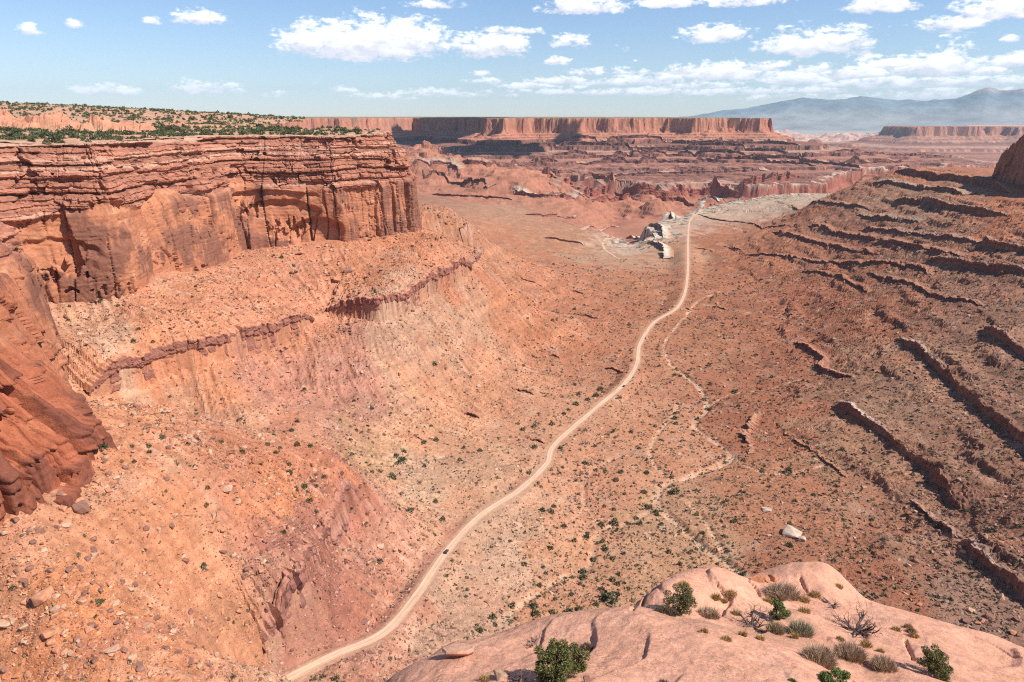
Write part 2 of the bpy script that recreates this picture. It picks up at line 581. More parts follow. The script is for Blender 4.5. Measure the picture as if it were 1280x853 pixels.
def near_dist(X, Y, path, reach):
    """distance to a dense path, exact within reach (others get reach)"""
    out = np.full(np.shape(X), float(reach))
    arg = np.zeros(np.shape(X), np.int32)
    xmin, ymin = path[:, 0].min() - reach, path[:, 1].min() - reach
    xmax, ymax = path[:, 0].max() + reach, path[:, 1].max() + reach
    m = (X > xmin) & (X < xmax) & (Y > ymin) & (Y < ymax)
    q = np.stack([X[m], Y[m]], 1)
    if len(q) == 0:
        return out, arg
    best = np.full(len(q), float(reach))
    ba = np.zeros(len(q), np.int32)
    step = 12
    for i in range(0, len(path), step):
        seg = path[i:i + step + 1]
        c = seg.mean(0)
        rr = np.hypot(*(seg - c).T).max() + reach
        k = np.where((np.abs(q[:, 0] - c[0]) < rr) & (np.abs(q[:, 1] - c[1]) < rr))[0]
        if len(k) == 0:
            continue
        d = np.hypot(q[k, None, 0] - seg[None, :, 0], q[k, None, 1] - seg[None, :, 1])
        j = d.argmin(1)
        dm = d[np.arange(len(k)), j]
        u = dm < best[k]
        best[k[u]] = dm[u]
        ba[k[u]] = (i + j)[u]
    out[m] = best
    arg[m] = ba
    return out, arg


def terrace(z, X, Y, L, sharp, seed, warp=2.0, ws=90.0):
    zz = (z + warp * fbm(X / ws, Y / ws, 3, seed)) / L
    i = np.floor(zz)
    f = zz - i
    g = np.where(f < sharp, f / sharp * .42, .42 + (f - sharp) / (1 - sharp) * .58)
    return z + (g - f) * L, f, i


FAR = {}


def far_height(X, Y):
    """mesa on its benches beyond the rim, basins and buttes to the horizon"""
    R = np.hypot(X, Y)
    wx = X + 90 * fbm(X / 420, Y / 420, 4, 40) + 44 * ridged(X / 190, Y / 190, 3, 44) * (.15 + 1.2 * sst(-.25, .35, fbm(X / 330, Y / 330, 2, 45)))
    wy = Y + 90 * fbm(X / 420 + 9, Y / 420, 4, 47) + 44 * ridged(X / 190 + 5, Y / 190, 3, 49) * (.15 + 1.2 * sst(-.25, .35, fbm(X / 330 + 3, Y / 330, 2, 46)))
    # open country: terraced basin
    f = fbm(X / 2600, Y / 2600, 5, 60)
    basin = -470 - np.clip((R - 5000) / 15000, 0, 1) * 60
    t = f * 330 + 110 * fbm(X / 800, Y / 800, 5, 66)
    tt, _, _ = terrace(t, X, Y, 60, .80, 70, 10, 300)
    open_z = basin + np.clip(tt, -40, 190) * sst(5200, 8000, R)
    # pale slickrock country far out
    kn = np.abs(fbm(X / 900, Y / 900, 4, 75)) * 240
    open_z = np.where(R > 14000, open_z + kn * sst(14000, 17000, R), open_z)
    d3 = signed(X + 160 * fbm(X / 500, Y / 500, 4, 80), Y + 320 * fbm(X / 600, Y / 600, 4, 81), BUTTE2)
    b3 = np.interp(d3, [-400, 0, 30, 320, 345, 900, 930, 2500], [-128, -135, -250, -330, -350, -400, -430, -480])
    open_z = np.maximum(open_z, np.where(d3 < 2500, b3, -999))
    d1 = signed(wx, wy, MESA)
    near1 = sst(1700, 900, np.abs(d1)) * sst(6600, 5800, R)
    wv, hv = worley(X / 85, Y / 85, 41)
    d1 = d1 + near1 * ((hv - .5) * 34 + 10 * fbm(X / 26, Y / 26, 2, 43))
    r1 = np.clip(d1, 0, None)
    d1 = np.where(d1 > 120, d1 + np.clip(r1 - 120, 0, 1200) * (.28 * fbm(X / 420, Y / 420, 3, 42) + .10 * ridged(X / 150, Y / 150, 2, 39)), d1)
    mesa = np.interp(d1, [-600, -5, 0, 10, 22, 110, 210, 224, 420, 436, 650, 666, 900, 916, 1150, 1166, 1450, 1464, 1900, 4000],
                     [-4, -10, -12, -72, -104, -136, -150, -180, -190, -219, -227, -250, -256, -275, -279, -295, -298, -309, -311, -318])
    d2 = signed(wx * .5 + X * .5 + 28 * fbm(X / 90, Y / 90, 3, 52), wy * .5 + Y * .5 + 28 * fbm(X / 90 + 4, Y / 90, 3, 53), BENCH)
    drop = np.interp(d2, [-400, -2, 0, 12, 24, 90, 104, 260, 900], [2, 0, -2, -55, -66, -84, -98, -122, -170]) * sst(120, 520, X)
    z = np.where(d2 < 3500, np.maximum(mesa + drop, open_z), open_z)
    z = np.where(d1 < 0, mesa, z)
    hill = np.clip(fbm(X / 420, Y / 300, 4, 54) + .15, 0, 1) * 150 + np.clip(ridged(X / 240, Y / 200, 3, 55), 0, 1) * 22
    hm = sst(40, 160, d2) * (1 - sst(700, 900, d2)) + (1 - sst(120, 520, X)) * sst(1000, 1300, d1) * (d2 <= 40)
    z = z + hill * np.clip(hm, 0, 1)
    z = z + (d1 < -8) * (4 * fbm(X / 300, Y / 300, 3, 56) + 2.5 * (hr(np.floor(X / 140).astype(int), 0, 57) - .5))
    z = z + sst(30, 200, r1) * 5 * fbm(X / 60, Y / 60, 4, 58)
    tz, FAR['f'], _ = terrace(z + 2.5 * ridged(X / 130, Y / 130, 3, 72) + 2.5 * fbm(X / 40, Y / 40, 2, 74), X, Y, 17, .80, 71, 4, 300)
    tz = tz - 2.5 * ridged(X / 130, Y / 130, 3, 72) - 2.5 * fbm(X / 40, Y / 40, 2, 74)
    z = np.where((d1 > 25) & (R < 9000), tz, z)
    return z, d1, d2, d3


STEPS = []


def height(X, Y, parts=False):
    X = np.asarray(X, float)
    Y = np.asarray(Y, float)
    b = base_grid(X, Y)
    # slope of the bare form decides how rough it is
    e = 6.0
    gx = (base_grid(X + e, Y) - base_grid(X - e, Y)) / (2 * e)
    gy = (base_grid(X, Y + e) - base_grid(X, Y - e)) / (2 * e)
    sl = np.hypot(gx, gy)
    R = np.hypot(X, Y)
    rough = np.clip(.3 + 1.6 * sl, .3, 1.5)
    z = b + rough * (7 * fbm(X / 120, Y / 120, 3, 1) + 2.2 * fbm(X / 26, Y / 26, 4, 4))
    # runnels down the slopes
    rn = ridged(X / 34 + 1.2 * fbm(X / 60, Y / 60, 2, 9), Y / 34, 3, 12)
    z = z - sst(.12, .6, sl) * 2.4 * np.clip(rn - .1, 0, 1)
    rn2 = ridged(X / 80 + .8 * fbm(X / 100, Y / 100, 2, 14), Y / 80, 3, 15)
    z = z - 2.6 * np.clip(rn2 - .45, 0, 1) * sst(.03, .12, sl)
    # debris chutes: streaks that run down the slope
    gl = np.maximum(sl, 1e-3)
    ux, uy = gx / gl, gy / gl
    rill = 0
    for kq in range(-5, 6):
        rill = rill + n2((X + ux * kq * 3.0) / 5.0, (Y + uy * kq * 3.0) / 5.0, 10) * (1 - abs(kq) / 7) + .5 * n2((X + ux * kq * 3.0) / 2.2, (Y + uy * kq * 3.0) / 2.2, 11) * (1 - abs(kq) / 7)
    rill = rill / 4.2
    z = z + sst(.08, .4, sl) * 1.5 * rill * np.clip(R / 450, .7, 2)
    # rock bands: strong to the right, weak on the left talus
    right = sst(60, 420, X + .12 * (Y - 600))
    # broken rock and rubble: lumps with flat tops, in patches
    w1, h1 = worley(X / 7.5 + .4 * n2(X / 9, Y / 9, 17), Y / 7.5, 18)
    w2, h2_ = worley(X / 3.1, Y / 3.1, 19)
    patch = sst(-.15, .4, fbm(X / 42, Y / 42, 3, 20)) * (.35 + .65 * sst(.06, .3, sl))
    z = z + patch * ((h1 - .45) * 1.9 * sst(.62, .42, w1) + (h2_ - .4) * 1.1 * sst(.6, .4, w2)) * np.clip(R / 500, .6, 1.6)
    amp = .14 + .66 * right
    brk = sst(.02, .34, fbm(X / 110, Y / 110, 4, 21) + .12)
    talus = sst(-226, -206, b) * (1 - sst(-150, -140, b)) * (1 - right)
    amp = amp * (.10 + .90 * brk) * (1 - .85 * talus)
    jag = 1.3 * (h1 - .5) + .8 * fbm(X / 16, Y / 16, 3, 24)
    t1, f1, i1 = terrace(z + jag, X, Y, 13.0, .90, 25, 5.0, 150)
    t1 = t1 - jag
    t2, f2, i2 = terrace(z + jag * .6, X, Y, 4.3, .84, 28, 2.0, 60)
    t2 = t2 - jag * .6
    z = z + amp * (t1 - z) + .55 * amp * (t2 - z)
    # big left ledge is a step in the talus too
    z = z + .5 * fbm(X / 7, Y / 7, 3, 31) * rough
    # rock bands that hold up the ground behind them
    for q, qn, qh in STEPS:
        dd, ar = near_dist(X, Y, q[:, :2], 75)
        sd_ = (X - q[ar, 0]) * qn[ar, 0] + (Y - q[ar, 1]) * qn[ar, 1]
        z = z + np.where(dd < 74.9, qh[ar] * (1 - sst(6, min(74, 4.6 * float(qh.max())) if qh.max() > 12.6 or q[0, 0] > 0 else 26, dd)) * sst(.8, -1.2, sd_), 0)
    # white rim and the basin beyond
    d = signed(X + 26 * fbm(X / 130, Y / 130, 3, 33) + 12 * fbm(X / 30, Y / 30, 2, 34), Y + 30 * fbm(X / 150, Y / 150, 3, 35) + 14 * fbm(X / 36, Y / 36, 2, 36), NEARW)
    fz, d1, d2, d3 = far_height(X, Y)
    edge = sst(220, 420, X)
    low = np.minimum(z, -395) - 20 * sst(0, 400, d)
    cliff = sst(0, 1, np.clip(d / 16.0, 0, 1)) * .72 + .28 * sst(10, 150, d)
    soft = sst(-350, 500, d)
    k = edge * cliff + (1 - edge) * soft
    zz = z * (1 - k) + np.where(d > 150, np.maximum(low * (1 - sst(300, 900, d)) + fz * sst(300, 900, d), fz), np.maximum(low, fz)) * k
    z = np.where(d > 900, fz, zz)
    # washes
    for q, wd, dp in wash_xy:
        dd, _ = near_dist(X, Y, q, 26)
        wob = wd * (1 + .5 * n2(X / 14, Y / 14, 38))
        z = z - dp * (.45 + .8 * sst(-.2, .3, n2(X / 40, Y / 40, 39))) * (1 - sst(wob * .55, wob * 1.1 + 2.5, dd)) - dp * .5 * (1 - sst(4, 25, dd))
    # road bench
    dr, ar = near_dist(X, Y, road_pts[:, :2], 62)
    kr = 1 - sst(5.0, 17 + np.clip((Y - 700) * .035, 0, 43), dr)
    z = z * (1 - kr) + (road_pts[ar, 2] + np.clip((X - road_pts[ar, 0]) * ROAD_T[ar, 0] + (Y - road_pts[ar, 1]) * ROAD_T[ar, 1], -4, 4) * ROAD_T[ar, 2]) * kr
    if parts:
        return z, dict(base=b, sl=sl, d=d, d1=d1, d2=d2, d3=d3, right=right, f1=f1, i1=i1, dr=dr, ar=ar, amp=amp, rill=rill, h2=h2_, h1=h1, patch=patch)
    return z


def path_normals(P, win):
    T = np.gradient(P[:, :2], axis=0)
    k = np.hanning(2 * win + 3)
    k /= k.sum()
    pad = np.pad(T, ((win + 1, win + 1), (0, 0)), mode='edge')
    T = np.stack([np.convolve(pad[:, i], k, 'valid') for i in range(2)], 1)
    T /= np.linalg.norm(T, axis=1, keepdims=True) + 1e-9
    return np.stack([T[:, 1], -T[:, 0]], 1)       # to the right of the walking direction


def polar(r_list, a0, a1, da):
    A = np.arange(a0, a1 + da * .5, da)
    R = np.array(r_list)
    RR, AA = np.meshgrid(R, np.radians(A), indexing='ij')
    return RR * np.sin(AA), RR * np.cos(AA), len(R), len(A)


def radii(r0, r1, fn):
    out = [r0]
    while out[-1] < r1:
        out.append(out[-1] + fn(out[-1]))
    return out


# ------------------------------------------------------------------ colours of the ground (bare rock and soil)
# picture point, rough depth z, colour
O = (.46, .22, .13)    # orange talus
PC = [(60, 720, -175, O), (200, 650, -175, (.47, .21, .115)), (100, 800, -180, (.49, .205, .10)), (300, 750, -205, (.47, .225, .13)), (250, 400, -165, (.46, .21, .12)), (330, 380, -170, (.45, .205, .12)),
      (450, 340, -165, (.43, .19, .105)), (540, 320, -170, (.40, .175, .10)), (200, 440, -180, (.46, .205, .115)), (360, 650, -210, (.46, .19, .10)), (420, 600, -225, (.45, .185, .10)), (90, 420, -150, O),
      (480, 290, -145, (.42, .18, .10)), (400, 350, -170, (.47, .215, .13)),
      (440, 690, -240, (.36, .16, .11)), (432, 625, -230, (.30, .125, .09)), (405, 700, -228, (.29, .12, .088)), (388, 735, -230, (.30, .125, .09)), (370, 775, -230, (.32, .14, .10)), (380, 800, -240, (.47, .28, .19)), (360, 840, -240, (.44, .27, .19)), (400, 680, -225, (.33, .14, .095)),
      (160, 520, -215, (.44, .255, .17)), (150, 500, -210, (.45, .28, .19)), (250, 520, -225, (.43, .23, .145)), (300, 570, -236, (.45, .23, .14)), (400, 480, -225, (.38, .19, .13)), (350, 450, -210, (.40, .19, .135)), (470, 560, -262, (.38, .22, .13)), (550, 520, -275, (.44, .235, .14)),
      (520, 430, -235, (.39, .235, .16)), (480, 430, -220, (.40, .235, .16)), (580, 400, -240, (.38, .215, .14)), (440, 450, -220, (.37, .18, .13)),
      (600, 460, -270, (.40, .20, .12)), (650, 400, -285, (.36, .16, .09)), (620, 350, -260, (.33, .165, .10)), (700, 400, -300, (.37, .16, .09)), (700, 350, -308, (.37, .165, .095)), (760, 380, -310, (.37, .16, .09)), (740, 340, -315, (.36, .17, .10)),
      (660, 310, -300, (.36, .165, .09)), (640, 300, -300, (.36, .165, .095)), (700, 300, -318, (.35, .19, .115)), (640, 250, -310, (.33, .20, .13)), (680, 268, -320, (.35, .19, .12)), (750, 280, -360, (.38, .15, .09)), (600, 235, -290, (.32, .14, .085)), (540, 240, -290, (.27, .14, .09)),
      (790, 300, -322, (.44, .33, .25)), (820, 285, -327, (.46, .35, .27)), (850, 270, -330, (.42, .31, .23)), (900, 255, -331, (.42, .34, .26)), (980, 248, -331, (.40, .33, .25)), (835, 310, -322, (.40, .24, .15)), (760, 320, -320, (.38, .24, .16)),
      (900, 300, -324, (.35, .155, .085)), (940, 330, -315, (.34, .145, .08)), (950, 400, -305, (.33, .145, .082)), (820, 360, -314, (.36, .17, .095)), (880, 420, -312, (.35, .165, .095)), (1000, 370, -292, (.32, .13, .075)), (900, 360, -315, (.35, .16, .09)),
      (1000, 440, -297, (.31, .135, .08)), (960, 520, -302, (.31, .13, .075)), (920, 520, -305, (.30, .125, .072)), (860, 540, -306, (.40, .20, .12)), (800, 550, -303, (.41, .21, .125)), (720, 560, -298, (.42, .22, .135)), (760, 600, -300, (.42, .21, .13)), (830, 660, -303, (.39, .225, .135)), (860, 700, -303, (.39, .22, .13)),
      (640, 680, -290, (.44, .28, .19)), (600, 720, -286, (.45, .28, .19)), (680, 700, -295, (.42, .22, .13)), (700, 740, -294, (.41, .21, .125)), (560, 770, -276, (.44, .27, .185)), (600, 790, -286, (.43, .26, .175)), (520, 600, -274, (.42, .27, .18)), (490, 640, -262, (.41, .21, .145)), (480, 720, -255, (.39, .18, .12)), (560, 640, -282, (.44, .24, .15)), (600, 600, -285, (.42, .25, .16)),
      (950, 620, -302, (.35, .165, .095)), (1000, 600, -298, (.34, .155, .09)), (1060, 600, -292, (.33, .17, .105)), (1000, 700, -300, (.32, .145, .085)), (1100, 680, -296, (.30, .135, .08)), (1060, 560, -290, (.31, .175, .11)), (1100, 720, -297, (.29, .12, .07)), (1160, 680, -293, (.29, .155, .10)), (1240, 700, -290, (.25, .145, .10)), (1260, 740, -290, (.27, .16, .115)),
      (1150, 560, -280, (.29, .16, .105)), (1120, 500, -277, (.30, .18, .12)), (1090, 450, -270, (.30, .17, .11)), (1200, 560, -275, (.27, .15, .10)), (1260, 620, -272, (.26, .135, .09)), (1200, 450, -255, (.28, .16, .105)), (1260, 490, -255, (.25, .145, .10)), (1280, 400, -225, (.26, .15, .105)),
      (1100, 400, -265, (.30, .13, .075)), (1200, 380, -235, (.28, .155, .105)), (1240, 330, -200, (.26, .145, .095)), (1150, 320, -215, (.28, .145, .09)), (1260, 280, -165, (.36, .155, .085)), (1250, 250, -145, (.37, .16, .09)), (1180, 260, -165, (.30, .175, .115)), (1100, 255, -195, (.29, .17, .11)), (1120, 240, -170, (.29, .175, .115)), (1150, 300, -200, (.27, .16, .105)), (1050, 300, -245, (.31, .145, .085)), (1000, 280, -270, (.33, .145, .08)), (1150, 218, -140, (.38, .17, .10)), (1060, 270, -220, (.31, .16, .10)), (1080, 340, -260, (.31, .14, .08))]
pc_xy = np.array([at_z(a, b, z)[:2] for a, b, z, c in PC])
pc_key = np.stack([np.arctan2(pc_xy[:, 0], pc_xy[:, 1]) * 2.0, np.log(np.hypot(pc_xy[:, 0], pc_xy[:, 1]))], 1)
pc_col = np.array([c for *_, c in PC])


def soil(X, Y):
    R = np.hypot(X, Y)
    s = np.clip(R / 16, 8, 120)
    Xw = X + s * fbm(X / 45, Y / 45, 3, 90) * 1.3
    Yw = Y + s * fbm(X / 45 + 7, Y / 45, 3, 93) * 1.3
    k = np.stack([np.arctan2(Xw, Yw) * 2.0, np.log(np.hypot(Xw, Yw))], -1).reshape(-1, 2)
    out = np.empty((len(k), 3))
    tone = np.array((.96, .90, .84))
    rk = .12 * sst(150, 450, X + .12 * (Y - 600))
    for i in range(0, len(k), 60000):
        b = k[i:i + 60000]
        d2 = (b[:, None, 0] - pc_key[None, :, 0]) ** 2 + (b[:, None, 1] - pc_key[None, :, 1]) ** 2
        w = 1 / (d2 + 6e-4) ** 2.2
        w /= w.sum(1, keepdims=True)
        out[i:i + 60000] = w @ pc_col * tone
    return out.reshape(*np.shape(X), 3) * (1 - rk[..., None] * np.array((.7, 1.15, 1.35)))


def ground_colour(X, Y, Z, p):
    c = soil(X, Y)
    R = np.hypot(X, Y)
    # blotches of paler and redder soil with a shape of their own
    b1 = fbm(X / 60, Y / 60, 4, 100)
    b2 = fbm(X / 18, Y / 18, 4, 103)
    c = c * (1 + .16 * b1 + .16 * b2)[..., None]
    c = c * (1 + .34 * p['rill'] * sst(.08, .35, p['sl']))[..., None]
    c = c * (1 + .30 * (p['h2'] - .5) * (.35 + .65 * p['patch']) + .14 * (p['h1'] - .5))[..., None]
    pale = sst(.05, .45, fbm(X / 38 + 3, Y / 30, 6, 106, .68) + .5 * p['rill'] * sst(.08, .3, p['sl'])) * .34
    c = c * (1 - pale[..., None]) + np.array((.44, .30, .215)) * pale[..., None]
    red = sst(.08, .5, fbm(X / 55, Y / 55 + 11, 6, 109, .66)) * .42
    c = c * (1 - red[..., None]) + np.array((.37, .125, .065)) * red[..., None] * (.6 + .4 * (1 - p['right']))[..., None] + c * red[..., None] * (.4 * p['right'])[..., None]
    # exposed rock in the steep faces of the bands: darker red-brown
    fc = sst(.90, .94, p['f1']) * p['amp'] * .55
    fc = np.maximum(fc, sst(.9, .97, p['f1']) * p['amp'] * p['right'] * .85)  # right-hand faces darkened further, their shadow side put into the colour
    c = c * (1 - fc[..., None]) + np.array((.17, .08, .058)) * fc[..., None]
    # layers by height
    lay = .6 * hr(np.floor((p['base'] + 4 * n2(X / 80, Y / 80, 5) + 1.2 * n2(X / 12, Y / 12, 7)) / 5).astype(int), 3, 6) + .4 * hr(np.floor((Z + 3 * n2(X / 80, Y / 80, 5)) / 1.9).astype(int), 3, 6) - .5
    c = c * (1 + .38 * lay * sst(.05, .3, p['sl']))[..., None]
    # wash floors
    for q, wd, dp in wash_xy:
        dd, _ = near_dist(X, Y, q, 14)
        k = (1 - sst(wd * .6, wd * 1.6, dd + 2.2 * n2(X / 6, Y / 6, 111))) * (.45 + .45 * sst(-.3, .3, n2(X / 24, Y / 24, 112)))
        c = c * (1 - k[..., None]) + np.array((.50, .32, .21)) * k[..., None]
    # road shoulders
    k = (1 - sst(4.0, 8.5, p['dr'] + 2 * n2(X / 9, Y / 9, 8))) * .5
    c = c * (1 - k[..., None]) + np.array((.47, .28, .18)) * k[..., None]
    # raw red cut bank on the uphill side of the lower road
    sgn = (X - road_pts[p['ar'], 0]) * -ROAD_T[p['ar'], 1] + (Y - road_pts[p['ar'], 1]) * ROAD_T[p['ar'], 0]
    k = (sst(3.2, 4.6, sgn) * (1 - sst(8, 13, sgn + 4 * n2(X / 12, Y / 12, 113))) * (Y < 520) * sst(-.4, .1, n2(X / 50, Y / 50, 114))) * .7
    c = c * (1 - k[..., None]) + np.array((.30, .125, .085)) * k[..., None]
    # cream crust of the white rim and red basin below it
    d = p['d']
    wr = (1 - sst(8, 110, -d + 70 * fbm(X / 60, Y / 60, 3, 120))) * (d < 6) * sst(240, 340, X) * (1 - sst(1300, 1500, X)) * (Y > 1500)
    c = c * (1 - wr[..., None]) + np.array((.45, .36, .27)) * wr[..., None]
    ww_, wh_ = worley(X / 17, Y / 26, 124)
    c = c * (1 + .5 * (wh_ - .5) * wr)[..., None]
    spk = (wr > .25) & (ww_ > .56 + .25 * fbm(X / 60, Y / 60, 2, 126))
    c[spk] = (.17, .115, .08)
    far = far_colour(X, Y, Z, p['d1'], p['d2'], p['d3'])
    k = np.where(X > 300, sst(3, 8, d), sst(-100, 300, d))[..., None]
    return c * (1 - k) + far * k


def far_colour(X, Y, Z, d1, d2, d3):
    R = np.hypot(X, Y)
    zz = Z + 4 * n2(X / 260, Y / 260, 130)
    lay = hr(np.floor(zz / 7).astype(int), 1, 9)
    lay2 = hr(np.floor(zz / 2.7).astype(int), 2, 4)
    A = np.array
    c = A((.335, .15, .097)) * (1 + .8 * (lay - .5) + .2 * (lay2 - .5))[..., None]
    # pale greenish beds
    g = (sst(.66, .74, lay) * .6)[..., None]
    c = c * (1 - g) + A((.33, .22, .155)) * g
    # mesa wall and its talus
    w = ((d1 < 24) & (d1 > -6))
    c[w] = (A((.37, .16, .10)) * (1 + .5 * fbm(X / 30, Y / 30, 3, 133))[..., None])[w]
    tl = ((d1 >= 24) & (d1 < 215))
    c[tl] = (A((.39, .165, .10)) * (1 + .25 * fbm(X / 50, Y / 50, 3, 135))[..., None])[tl]
    top = d1 <= -6
    c[top] = (A((.24, .17, .10)) * (1 + .4 * fbm(X / 90, Y / 90, 3, 136))[..., None])[top]
    # bench edges: dark rock and ledge shade painted on step faces, pale crust
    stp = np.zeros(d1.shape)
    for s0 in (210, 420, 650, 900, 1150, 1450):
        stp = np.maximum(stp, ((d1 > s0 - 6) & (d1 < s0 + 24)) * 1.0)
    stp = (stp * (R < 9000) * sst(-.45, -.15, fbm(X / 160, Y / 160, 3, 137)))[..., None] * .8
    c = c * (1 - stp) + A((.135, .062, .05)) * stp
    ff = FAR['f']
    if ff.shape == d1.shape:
        k_ = (sst(.78, .84, ff) * (d1 > 25) * (R < 9000) * sst(-.5, 0, fbm(X / 110, Y / 110, 3, 143)))[..., None] * .75  # terrace faces darkened likewise, ledge shade put into the colour
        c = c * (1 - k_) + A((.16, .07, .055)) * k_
    e = (d2 > -45) & (d2 < 1) & (fbm(X / 80, Y / 80, 3, 138) > .12)
    c[e] = A((.42, .31, .235))
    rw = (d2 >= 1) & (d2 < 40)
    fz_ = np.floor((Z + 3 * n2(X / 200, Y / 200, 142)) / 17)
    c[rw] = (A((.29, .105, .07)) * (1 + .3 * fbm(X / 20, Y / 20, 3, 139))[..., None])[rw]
    bs = (d2 >= 40) & (R < 5000)
    c[bs] = (A((.34, .145, .088)) * (1 + .25 * fbm(X / 120, Y / 120, 4, 140) + .2 * (lay2[...] - .5))[..., None])[bs]
    far = R > 12500
    c[far] = (A((.50, .29, .21)) * (1 + .5 * fbm(X / 500, Y / 500, 4, 141))[..., None])[far]
    return c


def march(px, py, fn, t0, t1, n=1500):
    x, y, dz = ray(px, py)
    t = np.geomspace(t0, t1, n)
    below = (dz * t) < fn(x * t, y * t)
    i = int(np.argmax(below))
    if not below[i]:
        return None
    i = max(i, 1)
    tt = np.linspace(t[i - 1], t[i], 30)
    b2 = (dz * tt) < fn(x * tt, y * tt)
    k = tt[int(np.argmax(b2))]
    return Vector((x * k, y * k, dz * k))


def hit(px, py, far=3500):
    return march(px, py, height, 150, far)


def on_land(px, py, z):
    q = at_z(px, py, z)
    h = hit(px, py)
    if h is None:
        return q
    d0, d1 = math.hypot(q[0], q[1]), math.hypot(h.x, h.y)
    return tuple(h) if abs(d1 - d0) < .22 * d0 else q


STEP_DEF = {
    33: ([(425, 590, -226), (440, 615, -226), (428, 650, -226), (402, 695, -226), (382, 735, -226), (362, 785, -226), (335, 830, -226)][::-1], 9),
    3: ([(112, 496, -196), (160, 487, -198), (210, 470, -200), (260, 456, -201), (300, 447, -202), (340, 436, -203), (385, 412, -203), (392, 404, -203)], 22),
    13: ([(408, 392, -203), (440, 395, -204), (475, 402, -205), (500, 395, -205), (525, 380, -205), (548, 365, -205), (570, 352, -205), (590, 342, -205)], 23),
    43: ([(1048, 506, -288), (1075, 525, -288), (1105, 545, -288), (1130, 568, -288), (1160, 590, -288), (1185, 620, -288), (1202, 640, -289)], 7),
    53: ([(1118, 424, -264), (1150, 442, -264), (1180, 470, -264), (1215, 500, -264), (1245, 525, -264), (1285, 560, -265), (1330, 600, -266)], 8),
    63: ([(1228, 412, -240), (1250, 425, -240), (1285, 448, -240), (1340, 485, -240)], 7.5),
    73: ([(1198, 676, -290), (1215, 693, -290), (1245, 718, -290), (1285, 750, -290), (1330, 785, -290)], 7),
    103: ([(1118, 215, -138), (1150, 220, -138), (1185, 224, -138), (1225, 232, -138), (1262, 242, -138)], 12),
    123: ([(1118, 251, -188), (1150, 256, -188), (1190, 262, -188), (1230, 268, -188), (1258, 270, -188)], 9),
    163: ([(1160, 326, -222), (1200, 332, -222), (1240, 338, -222), (1285, 345, -222)], 9),
    173: ([(1222, 306, -195), (1250, 311, -195), (1290, 316, -195)], 9),
}
STEP_PATH = {}
_new = []
for sd_, (pts, h_) in STEP_DEF.items():
    P, s = spline([on_land(*p) for p in pts], .9)
    P[:, 0] += 2.6 * fbm(s / 18, 0, 4, sd_, .65)
    P[:, 1] += 2.6 * fbm(s / 18, 5, 4, sd_ + 2, .65)
    N = path_normals(P, 8)
    ends = np.clip(np.minimum(s, s[-1] - s) / (.12 * s[-1] + 1), 0, 1) ** .6
    ii = np.floor(s / 16 + .3 * n2(s / 20, 1, sd_)).astype(int)
    hh = h_ * ends * (.62 + .6 * hr(ii, 1, sd_ + 3)) * (1 + .25 * n2(s / 30, 3, sd_))
    STEP_PATH[sd_] = (P, N, s, hh)
    he = h_ * ends * (.92 + .3 * n2(s / 45, 3, sd_))
    _new.append((P[::3], N[::3], he[::3]))
STEPS += _new


# ------------------------------------------------------------------ build the ground
M_GROUND = rock_material('desert_soil', scales=((.05, .10), (.35, .20), (2.0, .22)), bump=.7, bump_scale=.55, speck=1.0, bdist=1.2)
M_FAR = rock_material('far_rock', scales=((.01, .10), (.06, .18)), bump=.5, bump_scale=.05, bdist=6.0)


def step_near(r):
    flat = (r * r + 290 ** 2) / (290 * 853)
    return min(.75 * flat, .0032 * r)


FLAT = False
Q = 1.0   # coarser ground for quick looks when > 1
rl = radii(135, 3700, lambda r: step_near(r) * Q)
X, Y, nr, nc = polar(rl, -47, 47, .078 * Q)
Z, prt = height(X, Y, True)
Cg = ground_colour(X, Y, Z, prt)
V = np.stack([X, Y, Z], -1).reshape(-1, 3)
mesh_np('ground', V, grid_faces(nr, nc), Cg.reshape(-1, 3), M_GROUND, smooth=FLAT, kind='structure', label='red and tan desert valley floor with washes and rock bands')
del V, Cg, prt

rl = radii(3680, 24500, lambda r: (.0016 * r if r < 6600 else .004 * r) * Q)
X, Y, nr, nc = polar(rl, -47, 47, .08 * Q)
Z, d1, d2, d3 = far_height(X, Y)
b = sst(3680, 3720, np.hypot(X, Y))
Cf = far_colour(X, Y, Z, d1, d2, d3)
V = np.stack([X, Y, Z], -1).reshape(-1, 3)
mesh_np('far_hills', V, grid_faces(nr, nc), Cf.reshape(-1, 3), M_FAR, smooth=False, kind='structure', label='distant flat-topped mesa above banded red benches')
del V, Cf

# ------------------------------------------------------------------ mountains on the skyline
SKYL = [(700, 152), (800, 152), (860, 147), (930, 137), (960, 132), (1000, 126), (1040, 127), (1075, 124), (1120, 128), (1160, 128), (1195, 124), (1215, 119), (1235, 114), (1250, 117), (1280, 116), (1330, 120), (1400, 126), (1500, 140)]
RM = 30000.0
sa = np.array([math.degrees(px_azel(*p)[0]) for p in SKYL])
sh = np.array([math.tan(px_azel(*p)[1]) * RM for p in SKYL])
X, Y, nr, nc = polar(np.linspace(24400, 34000, 150), -12, 46, .09)
A_ = np.degrees(np.arctan2(X, Y))
R_ = np.hypot(X, Y)
crest = np.interp(A_, sa, sh)
u = (R_ - 24400) / (RM - 24400)
prof = np.where(u < 1, u ** 1.25, np.clip(2 - u, 0, 1))
rg = ridged(X / 3300, Y / 3300, 5, 150) * .5 + fbm(X / 1500, Y / 1500, 4, 155) * .3
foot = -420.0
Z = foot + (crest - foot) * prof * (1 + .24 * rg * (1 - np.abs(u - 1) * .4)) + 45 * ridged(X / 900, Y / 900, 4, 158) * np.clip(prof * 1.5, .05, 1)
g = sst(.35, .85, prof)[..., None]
Cm = np.array((.25, .25, .23)) * (1 - g) + np.array((.15, .19, .21)) * g
